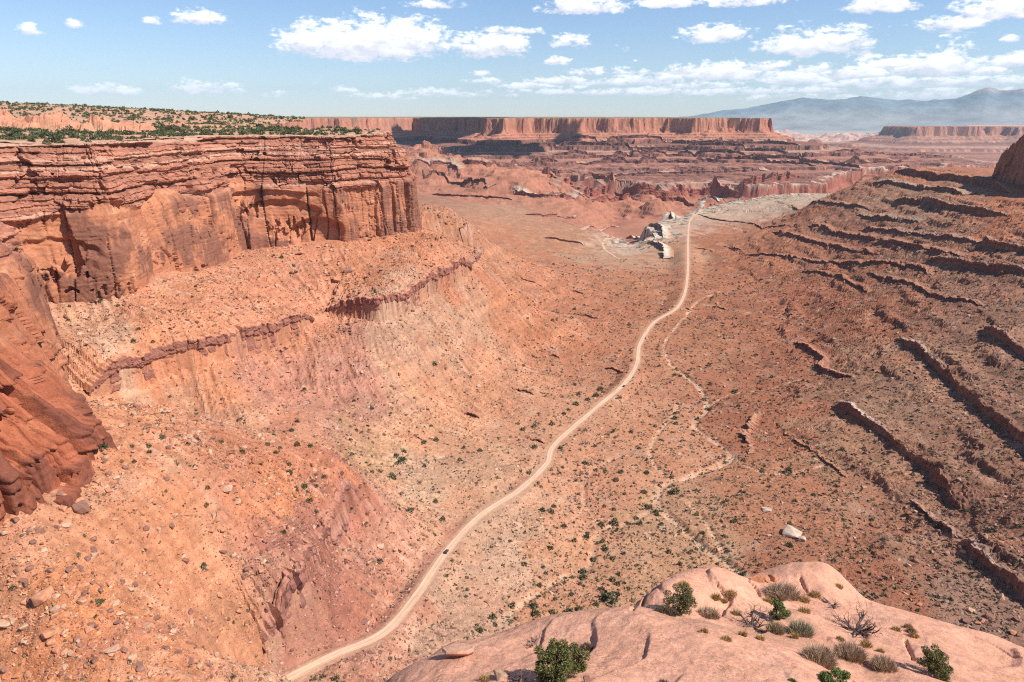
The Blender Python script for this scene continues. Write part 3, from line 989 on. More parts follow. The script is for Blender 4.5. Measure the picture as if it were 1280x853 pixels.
pk = sst(650, 900, Z)[..., None]
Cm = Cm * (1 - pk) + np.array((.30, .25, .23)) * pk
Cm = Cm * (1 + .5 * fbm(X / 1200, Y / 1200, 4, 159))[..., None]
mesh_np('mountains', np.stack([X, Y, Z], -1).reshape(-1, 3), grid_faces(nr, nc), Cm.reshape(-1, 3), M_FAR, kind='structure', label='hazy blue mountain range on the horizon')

# ================================================================== CLIFFS
M_CLIFF = rock_material('sandstone_cliff', scales=((.04, .10), (.3, .16), (1.6, .20)), bump=.8, bump_scale=.45, bdist=1.0)


# rim line of the left mesa in the picture (px -> py); gives the height of the rim
RIM_PX = [(-900, 215), (-400, 200), (-100, 190), (0, 184), (60, 182), (165, 178), (248, 177), (252, 171), (300, 170), (400, 171), (430, 172), (460, 168), (500, 164), (520, 164), (560, 163)]


def rim_z(X, Y):
    t = None
    z = np.full(np.shape(X), -20.0)
    for _ in range(8):
        d = Y * _cp - z * _sp
        px = 640 + 853 * X / np.maximum(d, 1)
        py = np.interp(px, [p[0] for p in RIM_PX], [p[1] for p in RIM_PX])
        bb = (426.5 - py) / 853
        z = Y * (-_sp + bb * _cp) / (_cp + bb * _sp)
    return np.where(d < 60, -20, np.clip(z, -32, -8))


WALL_BASE = [(-460, -60), (-360, 40), (-275, 125), (-228, 184), (-197, 216), (-186, 242), (-184, 268), (-198, 296), (-235, 340), (-310, 410), (-372, 475), (-400, 530), (-384, 556), (-350, 572), (-333, 588), (-330, 625), (-326, 668), (-318, 710),
             (-309, 744), (-312, 775), (-318, 800), (-300, 812), (-279, 817), (-250, 822), (-222, 826), (-205, 828), (-190, 846), (-172, 864), (-150, 884), (-134, 902), (-128, 925), (-136, 960), (-158, 1000), (-220, 1060), (-330, 1140), (-420, 1300), (-520, 1600), (-800, 2300)]
DS = .85 * Q
wp, ws = spline(WALL_BASE, DS * .5)
_k = (np.arange(len(ws)) % 2 == 0) | ((wp[:, 1] < 330) & (wp[:, 1] > 150))
_n = path_normals(wp, int(18 / DS))
wn = _n[_k]
wp, ws = wp[_k], ws[_k]
seen_lo, seen_hi = 260, None
# keep only the part near the frame dense: drop far hidden ends
sel = (wp[:, 1] > 20) & (wp[:, 1] < 1250)
wp, wn = wp[sel], wn[sel]
ws = ws[sel] - ws[sel][0]
nw = len(wp)
near_k = (1 - sst(285, 360, wp[:, 1])) * 1.0        # near buttress leans back more
ZB = -196.0
rise = np.linspace(0, 1, int(172 / (.62 * Q)))
nv = len(rise)
S, T_ = np.meshgrid(ws, rise)
zr = rim_z(wp[:, 0] - wn[:, 0] * 26, wp[:, 1] - wn[:, 1] * 26)
kk = np.hanning(41)
kk /= kk.sum()
zr_s = np.convolve(np.pad(zr, 20, mode='edge'), kk, 'valid')
ZR = zr[None] * .7 + zr_s[None] * .3
Zw = ZB + (ZR - ZB) * T_
JS = RNG.uniform(-.42, .42, S.shape) * DS
JS[:, 0] = JS[:, -1] = 0
JS *= (1 - near_k)[None]
S = S + JS
Zw[1:-1] += RNG.uniform(-.4, .4, (nv - 2, nw)) * .62 * Q * (1 - near_k)[None]
k_n = near_k[None]
u = np.clip((Zw + 146) / (ZR + 146), -.3, 1)         # 0 at cliff foot, 1 rim
kay = sst(.56, .61, u + .10 * n2(S / 60, Zw / 200, 3)) * (1 - .6 * k_n)
# set back with height
back = u * 7 + np.where(u > .54, (u - .54) / .46, 0) * 22
back = back * (1 - k_n) + k_n * (4 + np.clip(Zw + 150, 0, 20) * .18 + np.clip(Zw + 130, 0, 200) * .80)
# great buttresses and recesses
D = (1 - .75 * k_n) * 8 * fbm(S / 85, Zw / 300, 3, 201) + (1 - .8 * k_n) * 2.4 * ridged(S / 46 + .25 * n2(S / 30, Zw / 50, 2), Zw / 120, 2, 205) * (1 - .5 * kay)


def joints(S, Zw, w, amp, seed, crack, ch, lean=.0):
    uu = S / w + .35 * n2(S / (w * 1.7), Zw / (w * 3.2), seed) + lean * Zw / w
    i = np.floor(uu).astype(int)
    f = uu - i
    hb = hr(i, 1, seed)
    vz = np.floor(Zw / ch + 7 * hb + .25 * n2(S / 5, Zw / 9, seed + 2)).astype(int)
    a = (hr(i, vz, seed + 1) - .5) * 2 * amp
    tilt = (hr(i, vz, seed + 5) - .5) * amp * 1.4 * (f - .5)
    e = np.minimum(f, 1 - f) * w
    cr = -(crack * (hr(i + (f > .5), vz // 2, seed + 2) > .5)) * np.exp(-(e / .7) ** 2)
    return a + tilt + cr


wing = joints(S, Zw, 36, 4.2, 29, 8.0, 80, .05) + joints(S, Zw, 15, 1.8, 31, 4.5, 46, -.04) * sst(-.3, .2, fbm(S / 50, Zw / 60, 2, 38))
# flat slabs side by side on the near buttress, split by open joints
slabs = 0
for w_, am_, cr_, sd_ in ((13.5, 5.0, 7.0, 131), (5.2, 1.3, 2.4, 137)):
    uu = S / w_ + .02 * (Zw + 146) / w_ + .5 * hr(np.floor((Zw + 150) / 46).astype(int), 2, sd_)
    i_ = np.floor(uu).astype(int)
    f_ = uu - i_
    lv_ = np.floor((Zw + 146) / 34 + 3 * hr(i_, 4, sd_)).astype(int)
    slabs = slabs + (hr(i_, lv_, sd_) - .5) * 2 * am_ + (f_ - .5) * (hr(i_, 9, sd_) - .5) * am_
    e_ = np.minimum(f_, 1 - f_) * w_
    slabs = slabs - cr_ * np.exp(-(e_ / .55) ** 2) * (hr(i_ + (f_ > .5), 6, sd_) > .35)
wing = wing + k_n * (slabs + 2.6 * sst(-128, -129.5, Zw) + 1.2 * sst(-136, -137, Zw) - 1.6 * np.exp(-((Zw + 132) / .7) ** 2))
# the nose of the mesa is split by deep upright joints
nose = np.exp(-((wp[:, 0] + 155) / 45) ** 2 - ((wp[:, 1] - 890) / 55) ** 2)[None]
wing = wing + nose * joints(S, Zw, 8.5, 3.0, 151, 7.0, 70)
# sweeping cross-beds
xb = (Zw + .05 * S * n2(S / 260, Zw / 300, 46) + 4 * fbm(S / 60, Zw / 40, 2, 47)) / 4.2
xf = xb - np.floor(xb)
wing = wing + .30 * (sst(0, .75, xf) - sst(.8, 1, xf)) * sst(-.25, .35, fbm(S / 55, Zw / 28, 3, 48)) * (1 - .5 * k_n)
# shell-like recesses under arches
for (px, py, wd, hg, dep) in [(350, 268, 50, 20, 7), (400, 290, 34, 20, 7), (215, 250, 40, 22, 3), (90, 270, 60, 26, 4), (60, 320, 40, 16, 3), (330, 246, 60, 9, 5), (455, 255, 22, 34, 4)]:
    aa = np.arctan2(wp[:, 0] - wn[:, 0] * 5, wp[:, 1] - wn[:, 1] * 5)
    ok = (wp[:, 1] > 500)
    i0 = np.where(ok)[0][np.argmin(np.abs(aa[ok] - px_azel(px, py)[0]))]
    z0 = wp[i0, 1] * math.tan(px_azel(px, py)[1]) * math.hypot(wp[i0, 0], wp[i0, 1]) / wp[i0, 1]
    ds_, dz_ = (S - ws[i0]) / wd, (Zw - z0) / hg
    dz_ = np.where(dz_ > 0, dz_ / (.75 - .25 * ds_ ** 2 + .1), dz_ / 1.5)
    wing = wing - dep * sst(1.05, .8, np.sqrt(ds_ ** 2 + dz_ ** 2) + .12 * n2(S / 9, Zw / 9, 9)) * np.clip(.35 + .65 * (dz_ + 1), .2, 1.2)
# thin-bedded upper third: ledges, blocks, slots
zz = Zw + 2.6 * fbm(S / 90, Zw / 50, 3, 51) + .8 * n2(S / 9, Zw / 14, 52)


def beds(zz, S, L, w, amp, seed):
    i = np.floor(zz / L).astype(int)
    f = zz / L - i
    ww = w * (.5 + 1.2 * hr(i, 3, seed + 4))
    jj = S / ww + 9.7 * hr(i, 1, seed) + .25 * n2(S / 6, zz / 6, seed)
    j = np.floor(jj).astype(int)
    g = jj - j
    a = (hr(i, 2, seed + 1) - .45) * amp * .55 + (hr(i, j, seed + 2) - .5) * amp * 1.9
    under = -amp * .9 * sst(.22, .02, f) * (hr(i, j // 2, seed + 3) > .35)
    slot = -amp * .8 * sst(.10, .02, np.minimum(g, 1 - g)) * (hr(i, j, seed + 6) > .4)
    rnd = -amp * .35 * (sst(.75, 1, f) + sst(.25, 0, f) * .5)
    return a + under + slot + rnd


kb = beds(zz, S, 12.5, 46, 4.6, 61) + beds(zz + 1.2 * n2(S / 40, Zw / 40, 63), S, 4.8, 17, 1.9, 66) + beds(zz, S, 1.8, 8, .45, 71)
D = D + wing * (1 - kay * .85) + kb * (kay * .95 + .05)
# joints run on in the near buttress as deep slots that lean
lean_s = S - .04 * (Zw + 146)
for s_at, dep, wdt in ((12, 15, 2.4), (33, 6, 1.3), (-14, 7, 1.8), (45, 5, 1.2), (-34, 5, 1.4)):
    i0 = np.argmin(np.hypot(wp[:, 0] + 193, wp[:, 1] - 226))
    cc = np.exp(-((lean_s - ws[i0] - s_at + 2 * n2(S / 30, Zw / 18, 77)) / wdt) ** 2)
    D = D - dep * cc * k_n * sst(-140, -128, Zw + .2 * s_at)
D = D + .7 * (1 - .6 * k_n) * fbm(S / 9, Zw / 7, 4, 210) + .22 * fbm(S / 2.2, Zw / 1.8, 3, 215)
# the rim breaks into uneven blocks
XW = wp[:, 0][None] + wn[:, 0][None] * (D - back) - wn[:, 1][None] * JS
YW = wp[:, 1][None] + wn[:, 1][None] * (D - back) + wn[:, 0][None] * JS
ZW = Zw + .35 * fbm(S / 4, Zw / 4, 2, 220)
# cap that runs inland from the rim
ncap = int(16 / max(1, Q * .7))
cap_in = np.linspace(0, 1, ncap + 1)[1:] ** 1.4 * 26
plat_pts = [(-350, 650, -21), (-205, 870, -22), (-146, 940, -17), (-370, 510, -22), (-320, 300, -20), (-300, 100, -18), (-600, 300, -6), (-900, 900, -2),
            (-900, 1500, 20), (-1300, 1500, 36), (-620, 1450, 6), (-450, 1250, -12), (-330, 1200, -16), (-700, 1000, -8), (-1500, 800, 10), (-700, 2000, -6), (-1200, 2500, 4), (-2500, 2500, 20), (-560, 800, -14), (-420, 1000, -17), (-260, 1020, -17), (-1500, 3800, -8), (-3500, 6000, 0), (-5500, 4000, 15), (-4000, 1000, 30)]
plat_tps = TPS(plat_pts, smooth=1e-4, scale=400.0)


def plateau_h(X, Y):
    z = plat_tps(X, Y) + 2.2 * fbm(X / 90, Y / 90, 3, 231) + .8 * fbm(X / 22, Y / 22, 3, 234)
    tz, f, i = terrace(z, X, Y, 3.2, .82, 238, 1.5, 80)
    return tz


xr, yr, zrow = XW[-1], YW[-1], ZW[-1]
ci = []
for c_ in cap_in:
    cx, cy = xr - wn[:, 0] * c_, yr - wn[:, 1] * c_
    ph = plateau_h(cx, cy)
    k = sst(0, 20, c_)
    ci.append((cx, cy, zrow * (1 - k) + (ph + .4) * k + (.5 * n2(ws / 6, c_ / 4 + ws * 0, 240) if c_ > 2 else 0) - (1.2 if c_ > 22 else 0)))
XA = np.vstack([XW] + [c[0][None] for c in ci])
YA = np.vstack([YW] + [c[1][None] for c in ci])
ZA = np.vstack([ZW] + [c[2][None] for c in ci])
SA = np.vstack([S] + [ws[None]] * ncap)
KA = np.vstack([kay] + [kay[-1:]] * ncap)
A3 = np.array
# colour of the wall: orange sandstone, varnish streaks, banded pinkish beds above
n_s = fbm(SA / 18, ZA / 26, 5, 250)
wcol = A3((.44, .195, .108)) * (1 + .22 * n_s)[..., None]
pal = sst(.1, .55, fbm(SA / 26, ZA / 9, 4, 254))[..., None] * .6
wcol = wcol * (1 - pal) + A3((.56, .31, .18)) * pal
reds = sst(-.05, .45, fbm(SA / 34 + 5, ZA / 40, 3, 258))[..., None] * .55
wcol = wcol * (1 - reds) + A3((.37, .15, .085)) * reds
# desert varnish: dark brown sheets hanging from ledges
stre = fbm(SA / 3.2, ZA / 60, 4, 262) * .38 + fbm(SA / 15, ZA / 18, 4, 264) * .5 + fbm(SA / 34, ZA / 45, 3, 266) * .9
bul = np.clip(D / 6, -1, 1)
stA = np.vstack([stre[:nv] + .42 * bul, stre[nv:] * 0 - 1])
stA = stA + .25 * np.exp(-((XA + 325) / 40) ** 2 - ((YA - 690) / 60) ** 2) + .22 * np.exp(-((XA + 150) / 50) ** 2 - ((YA - 890) / 50) ** 2) - .10 * np.exp(-((YA - 250) / 60) ** 2)
vr = sst(-.06, .28, stA)[..., None] * .82
wcol = wcol * (1 - vr) + A3((.20, .095, .068)) * vr
# upper beds
li = np.floor((ZA + 1.6 * n2(SA / 45, ZA / 60, 51)) / 3.4).astype(int)
ub = hr(li, 1, 15)
ucol = A3((.40, .185, .12)) * (1 + .5 * (ub - .5) + .35 * fbm(SA / 12, ZA / 3, 4, 270))[..., None]
up = (sst(.62, .8, ub + .3 * fbm(SA / 30, ZA / 10, 3, 274)) * .75)[..., None]
ucol = ucol * (1 - up) + A3((.50, .315, .225)) * up
kd = (sst(.25, .6, fbm(SA / 20, ZA / 12, 3, 278)) * .6)[..., None]
ucol = ucol * (1 - kd) + A3((.24, .105, .075)) * kd
wcol = wcol * (1 - KA[..., None]) + ucol * KA[..., None]
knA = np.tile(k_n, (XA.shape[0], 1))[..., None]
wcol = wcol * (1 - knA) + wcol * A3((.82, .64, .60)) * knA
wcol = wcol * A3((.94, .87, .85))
capk = np.zeros(XA.shape)
capk[nv - 2:] = 1
capc = A3((.46, .27, .18)) * (1 + .3 * fbm(XA / 14, YA / 14, 3, 281))[..., None]
wcol = wcol * (1 - capk[..., None]) + capc * capk[..., None]
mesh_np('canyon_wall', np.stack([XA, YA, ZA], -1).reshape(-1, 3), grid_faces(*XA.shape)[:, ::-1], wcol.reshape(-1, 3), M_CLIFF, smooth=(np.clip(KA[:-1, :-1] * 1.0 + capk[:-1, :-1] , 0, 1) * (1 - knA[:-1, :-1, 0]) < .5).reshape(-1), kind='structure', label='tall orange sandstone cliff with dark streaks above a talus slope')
RIM_XY = np.stack([xr, yr], 1)

# ------------------------------------------------------------------ plateau behind the rim
M_PLAT = rock_material('plateau_soil', scales=((.05, .12), (.4, .22)), bump=.5, bump_scale=.5, speck=.5, bdist=.8)
poly = [tuple(p) for p in RIM_XY[::max(1, int(8 / DS))]] + [(-420, 1250), (-430, 1500), (-650, 2200), (-1100, 3200), (-2200, 4600), (-5000, 7500), (-14000, 9000), (-14000, 60)]
rl = radii(110, 9000, lambda r: max(1.6, .0045 * r) * Q)
X, Y, nr, nc = polar(rl, -88, -3, .13 * Q)
sd = np.full(X.shape, 999.0)
rough_in = inside(X, Y, poly)
dr_, _ = near_dist(X, Y, RIM_XY[::4], 40)
Z = np.where(rough_in, plateau_h(X, Y), -60)
# pale slickrock knobs standing on the plateau
KNOB = [(20, 157, 830, 62, 40, 14), (85, 157, 840, 52, 30, 12), (152, 157, 850, 42, 26, 14), (-50, 156, 820, 60, 40, 16), (250, 158, 1050, 60, 22, 4), (320, 159, 1080, 50, 20, 3), (170, 170, 720, 36, 12, 2)]
kcol = np.zeros(X.shape)
for (px, py, t, hx, hy, hh) in KNOB:
    x0, y0, _z = at_t(px, py, t)
    q = ((X - x0 + 8 * fbm(X / 20, Y / 20, 3, 290)) / hx) ** 2 + ((Y - y0 + 8 * fbm(X / 20, Y / 20 + 8, 3, 291)) / hy) ** 2
    k = np.clip((1 - q) * 2.6, 0, 1) ** .6
    kw, kh_ = worley(X / 14 + .5 * n2(X / 12, Y / 12, 292), Y / 14, 293)
    hk_ = hh * k * (.75 + .5 * (kh_ - .5) + .22 * fbm(X / 30, Y / 30, 3, 294)) - 2.0 * k * sst(.35, .55, kw)
    hk_ = terrace(hk_, X, Y, 3.4, .72, 295, 1.2, 25)[0]
    Z = Z + np.maximum(hk_, 0) * (k > 0)
    kcol = np.maximum(kcol, k)
g = sst(-.2, .5, fbm(X / 45, Y / 45, 4, 296))[..., None]
Cp = A3((.43, .235, .15)) * (1 - g) + A3((.34, .22, .135)) * g
Cp = Cp * (1 + .3 * fbm(X / 14, Y / 14, 3, 299))[..., None]
kc = sst(.05, .4, kcol)[..., None]
Cp = Cp * (1 - kc) + A3((.45, .21, .125)) * (1 + .4 * fbm(X / 12, Y / 12, 3, 298))[..., None] * kc
keep = (rough_in[:-1, :-1] & rough_in[1:, :-1] & rough_in[:-1, 1:] & rough_in[1:, 1:]) & (dr_[:-1, :-1] > 8)
V, F, cc = compact(np.stack([X, Y, Z], -1).reshape(-1, 3), grid_faces(nr, nc, keep), Cp.reshape(-1, 3))
mesh_np('plateau', V, F, cc, M_PLAT, smooth=False, kind='structure', label='scrub dotted plateau above the left cliff')

# ------------------------------------------------------------------ dark butte at the right edge
BB = [(1000, 1230), (985, 1300), (990, 1345), (1012, 1420), (1045, 1500), (1082, 1580), (1110, 1612), (1150, 1610), (1240, 1560), (1330, 1500)]
bp_, bs_ = spline([p for p in BB[::-1]], 1.6 * Q)
bn_ = path_normals(bp_, int(8 / Q))
rzb = np.interp(bp_[:, 1], [1230, 1345, 1430, 1475, 1500, 1530, 1550, 1580, 1640], [-14, -14, -20, -38, -52, -66, -74, -96, -112])
rzb = rzb + 6 * n2(bs_ / 14, 0, 5) + 5 * (hr(np.floor(bs_ / 12).astype(int), 0, 3) - .5) 
tt = np.linspace(0, 1, int(80 / Q))
S2, T2 = np.meshgrid(bs_, tt)
Z2 = -165 + (rzb[None] + 165) * T2
D2 = 6 * fbm(S2 / 60, Z2 / 300, 3, 301) + joints(S2, Z2, 18, 2.6, 81, 3, 50) + joints(S2, Z2, 7, 1.2, 85, 1, 20) + .8 * fbm(S2 / 9, Z2 / 8, 3, 88)
bk = (Z2 + 135) * .16 + np.clip((Z2 + 60) / 50, 0, 2) * 6
cap = np.linspace(0, 1, 12)[1:] * 14
XB = bp_[:, 0] + bn_[:, 0] * (D2 - bk)
YB = bp_[:, 1] + bn_[:, 1] * (D2 - bk)
for c_ in cap:
    XB = np.vstack([XB, XB[-1:] * 0 + (bp_[:, 0] - bn_[:, 0] * (bk[-1] + c_ - D2[-1] * (1 - c_ / 14)))])
    YB = np.vstack([YB, YB[-1:] * 0 + (bp_[:, 1] - bn_[:, 1] * (bk[-1] + c_ - D2[-1] * (1 - c_ / 14)))])
    Z2 = np.vstack([Z2, (rzb + 3 * n2(bs_ / 12, c_ / 5, 9) + (0 if c_ < 13 else -4))[None]])
    S2 = np.vstack([S2, bs_[None]])
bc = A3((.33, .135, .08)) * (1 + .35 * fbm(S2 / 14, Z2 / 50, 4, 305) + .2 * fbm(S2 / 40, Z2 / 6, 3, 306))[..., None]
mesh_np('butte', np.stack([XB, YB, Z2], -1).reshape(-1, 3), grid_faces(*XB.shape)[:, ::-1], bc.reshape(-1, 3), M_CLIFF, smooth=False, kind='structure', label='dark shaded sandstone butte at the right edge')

LK = 1.0
# ------------------------------------------------------------------ rock ledges standing out of the slopes
M_LEDGE = rock_material('ledge_rock', scales=((.1, .12), (.8, .22), (4.0, .2)), bump=.8, bump_scale=1.1, bdist=.5)


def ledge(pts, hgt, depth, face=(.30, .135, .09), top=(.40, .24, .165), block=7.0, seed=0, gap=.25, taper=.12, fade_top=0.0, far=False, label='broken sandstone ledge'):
    """pts: picture points with a height; the face looks to the right of the walking direction"""
    step = max(.6, .0012 * abs(at_z(*pts[0])[1])) * Q
    if seed in STEP_PATH:
        P, _N, s, _h = STEP_PATH[seed]
        P = P.copy()
        step = .9
        depth = min(depth, 7)
    elif far:
        hp = [hit(p[0], p[1], 9000) for p in pts]
        hp = [tuple(h) for h in hp if h is not None]
        dm = np.median([math.hypot(h[0], h[1]) for h in hp])
        hp = [h for h in hp if abs(math.hypot(h[0], h[1]) - dm) < .16 * dm]
        step = max(3.0, .0016 * dm) * Q
        P, s = spline(hp, step)
        P[:, 0] += 20 * fbm(s / 160, 0, 4, seed, .6)
        P[:, 1] += 20 * fbm(s / 160, 5, 4, seed + 2, .6)
    else:
        P, s = spline([on_land(*p) for p in pts], step)
    hgt = hgt * LK
    s_r = s[-1]
    if seed not in STEP_PATH:
        P[:, 0] += 2.2 * fbm(s / 18, 0, 4, seed, .65)
        P[:, 1] += 2.2 * fbm(s / 18, 5, 4, seed + 2, .65)
    N = path_normals(P, max(2, int(7 / step)))
    nf, nt_ = max(6, int(hgt / (.55 * max(1, step)))), max(6, int(depth / max(1.0, step)))
    ends = np.clip(np.minimum(s, s_r - s) / (taper * s_r + 1), 0, 1) ** .6
    ii = np.floor(s / (block * 3.1) + .3 * n2(s / 20, 1, seed)).astype(int)
    hs = hgt * ends * (.72 + .5 * hr(ii, 1, seed + 3)) * (1 + .25 * n2(s / 30, 3, seed))
    miss = hr(np.floor(s / (block * 2.2)).astype(int), 4, seed + 6) < gap
    hs = np.where(miss, hs * .35, hs)
    zf = height(P[:, 0] + N[:, 0] * 2, P[:, 1] + N[:, 1] * 2)
    zin = height(P[:, 0] - N[:, 0] * depth, P[:, 1] - N[:, 1] * depth)
    zb = height(P[:, 0], P[:, 1])
    ztop = np.maximum(zb * .5 + zf * .5 + hs, zf + .5)
    if seed in STEP_PATH:
        miss = miss & (hr(np.floor(s / (block * 2.2)).astype(int), 5, seed) < .6)
        zt_ = height(P[:, 0] - N[:, 0] * 4, P[:, 1] - N[:, 1] * 4)
        ztop = np.maximum(zt_ + .5 + 1.5 * (hr(ii, 5, seed) - .3) - np.where(miss, 3.0, 0), zf + .4)
        zf = height(P[:, 0] + N[:, 0] * 3.5, P[:, 1] + N[:, 1] * 3.5)
    rows = []
    for k in range(nf + 1):
        t = k / nf
        z = (zf - 2.5) * (1 - t) + ztop * t
        bi = s / block + .3 * n2(s / (block * 2), z / 6, seed + 8)
        i = np.floor(bi).astype(int)
        f = bi - i
        lz = np.floor((z + 9 * hr(i, 2, seed)) / 2.3).astype(int)
        d = (hr(i, lz, seed + 9) - .5) * 1.7 + (hr(i, 7, seed + 10) - .5) * (18 if far else 2.4) - (8 if far else 1.8) * np.exp(-(np.minimum(f, 1 - f) * block / .55) ** 2) * (hr(i, 3, seed + 11) > .35)
        d = d + 1.2 * (t > .72) + .5 * fbm(s / 3, z / 2, 3, seed + 12) - np.where(miss, 2.5, 0) - 1.2 * t * (t < .72)
        rows.append(np.stack([P[:, 0] + N[:, 0] * d, P[:, 1] + N[:, 1] * d, z], 1))
    last = rows[-1]
    for k in range(1, nt_ + 1):
        t = k / nt_
        q = last.copy()
        q[:, 0] -= N[:, 0] * depth * t
        q[:, 1] -= N[:, 1] * depth * t
        hz = height(q[:, 0], q[:, 1])
        b_ = np.floor(s / 4.5 + 3 * hr(np.full(len(s), k // 2), 1, seed)).astype(int)
        q[:, 2] = np.where(t < .999, np.maximum(ztop * (1 - t) + zin * t, hz + .25) + (hr(b_, k // 2, seed + 14) - .5) * 1.5 * min(1, 3 * (1 - t)) + .3 * n2(s / 3, k / 2., seed + 15), hz - 1.0)
        rows.append(q)
    V = np.array(rows)
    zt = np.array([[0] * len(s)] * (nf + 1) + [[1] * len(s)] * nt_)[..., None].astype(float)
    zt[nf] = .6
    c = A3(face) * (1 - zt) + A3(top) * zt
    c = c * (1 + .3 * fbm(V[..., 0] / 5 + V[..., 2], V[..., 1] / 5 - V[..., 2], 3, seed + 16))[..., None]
    if fade_top:
        ft = sst(fade_top, fade_top + .25, s / s_r)[None, :, None] * zt
        c = c * (1 - ft) + soil(V[..., 0], V[..., 1]) * .9 * ft
    inn = sst(.30, .9, np.clip((np.arange(len(V)) - nf) / nt_, 0, 1))[:, None, None]
    c = c * (1 - inn) + soil(V[..., 0], V[..., 1]) * inn
    mesh_np('rock_ledge', V.reshape(-1, 3), grid_faces(V.shape[0], V.shape[1])[:, ::-1], c.reshape(-1, 3), M_LEDGE, smooth=False, kind='structure', label=label)
    return P, N


CR = (.44, .35, .27)
LP = []
LF = (.33, .145, .10)
# left slope (walking so that the valley is on the right hand)
LP.append(ledge([(112, 496, -196), (160, 487, -198), (210, 470, -200), (260, 456, -201), (300, 447, -202), (340, 436, -203), (385, 412, -203), (392, 404, -203)], 15, 14, (.27, .115, .08), (.46, .21, .12), 9, 3, .22, .2))
LP.append(ledge([(408, 392, -203), (440, 395, -204), (475, 402, -205), (500, 395, -205), (525, 380, -205), (548, 365, -205), (570, 352, -205), (590, 342, -205)], 12, 12, (.27, .115, .085), (.44, .20, .12), 5, 13, .1, .12))
LP.append(ledge([(585, 338, -205), (600, 318, -206), (590, 300, -203), (574, 288, -200)], 9, 10, (.30, .13, .09), (.40, .22, .15), 6, 23, .3))
LP.append(ledge([(425, 590, -226), (440, 615, -226), (425, 650, -226), (400, 690, -226), (380, 725, -226), (368, 755, -226)][::-1], 9, 5, (.24, .105, .08), (.38, .175, .12), 4.5, 33, .4, .2))
LP.append(ledge([(436, 625, -236), (432, 655, -238), (408, 690, -238), (392, 720, -238)][::-1], 5, 4, (.24, .11, .09), (.37, .18, .125), 3.5, 38, .4, .2))
# right slope: faces look left, so walk towards the viewer
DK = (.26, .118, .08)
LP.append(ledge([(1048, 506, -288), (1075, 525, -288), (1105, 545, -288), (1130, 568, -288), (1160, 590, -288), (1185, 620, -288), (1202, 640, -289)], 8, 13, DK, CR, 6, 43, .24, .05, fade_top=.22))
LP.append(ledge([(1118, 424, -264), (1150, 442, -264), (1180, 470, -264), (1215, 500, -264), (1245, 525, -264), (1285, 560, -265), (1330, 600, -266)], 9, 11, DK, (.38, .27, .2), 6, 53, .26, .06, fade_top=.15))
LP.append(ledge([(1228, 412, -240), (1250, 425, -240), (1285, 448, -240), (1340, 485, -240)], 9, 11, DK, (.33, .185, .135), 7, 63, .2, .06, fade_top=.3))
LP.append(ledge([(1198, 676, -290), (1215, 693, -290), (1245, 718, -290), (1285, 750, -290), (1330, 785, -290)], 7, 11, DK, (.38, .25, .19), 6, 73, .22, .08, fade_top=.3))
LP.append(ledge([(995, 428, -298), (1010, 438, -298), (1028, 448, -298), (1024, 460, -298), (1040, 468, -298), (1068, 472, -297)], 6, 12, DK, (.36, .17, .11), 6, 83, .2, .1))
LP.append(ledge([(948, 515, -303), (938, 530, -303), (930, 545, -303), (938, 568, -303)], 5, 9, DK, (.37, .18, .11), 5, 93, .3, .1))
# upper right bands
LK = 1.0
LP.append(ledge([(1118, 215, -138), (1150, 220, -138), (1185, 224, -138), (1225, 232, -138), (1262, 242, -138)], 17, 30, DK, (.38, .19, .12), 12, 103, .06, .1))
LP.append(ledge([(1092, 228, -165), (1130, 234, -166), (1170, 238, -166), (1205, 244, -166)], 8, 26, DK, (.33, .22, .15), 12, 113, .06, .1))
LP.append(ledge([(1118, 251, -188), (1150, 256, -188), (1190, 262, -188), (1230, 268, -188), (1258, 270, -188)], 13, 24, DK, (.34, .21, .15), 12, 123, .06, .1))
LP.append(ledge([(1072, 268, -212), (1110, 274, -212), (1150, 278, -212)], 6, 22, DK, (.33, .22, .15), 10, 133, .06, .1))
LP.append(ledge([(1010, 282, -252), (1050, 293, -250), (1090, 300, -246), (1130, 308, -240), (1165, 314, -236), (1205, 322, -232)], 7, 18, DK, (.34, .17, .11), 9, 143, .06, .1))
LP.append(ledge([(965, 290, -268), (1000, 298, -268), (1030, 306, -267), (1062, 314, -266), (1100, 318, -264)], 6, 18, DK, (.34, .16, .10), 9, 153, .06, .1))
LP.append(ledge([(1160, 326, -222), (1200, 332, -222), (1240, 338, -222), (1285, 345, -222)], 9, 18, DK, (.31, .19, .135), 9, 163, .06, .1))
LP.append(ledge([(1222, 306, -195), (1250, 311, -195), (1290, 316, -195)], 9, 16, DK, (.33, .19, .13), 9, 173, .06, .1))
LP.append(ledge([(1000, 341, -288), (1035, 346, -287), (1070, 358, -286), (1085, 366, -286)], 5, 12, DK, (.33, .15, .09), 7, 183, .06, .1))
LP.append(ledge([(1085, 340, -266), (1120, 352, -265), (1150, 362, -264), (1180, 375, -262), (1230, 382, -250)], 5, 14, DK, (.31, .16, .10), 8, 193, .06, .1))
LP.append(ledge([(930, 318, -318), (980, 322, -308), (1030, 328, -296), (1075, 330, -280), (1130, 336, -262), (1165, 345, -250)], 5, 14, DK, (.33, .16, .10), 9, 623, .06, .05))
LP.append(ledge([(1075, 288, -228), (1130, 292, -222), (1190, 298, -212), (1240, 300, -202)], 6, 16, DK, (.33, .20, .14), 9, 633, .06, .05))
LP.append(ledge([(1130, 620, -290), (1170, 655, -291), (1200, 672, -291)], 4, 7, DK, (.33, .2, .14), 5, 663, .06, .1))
LP.append(ledge([(980, 540, -301), (1010, 560, -299), (1035, 580, -297), (1060, 598, -296)], 2.2, 6, DK, (.34, .17, .1), 4, 673, .06, .1))
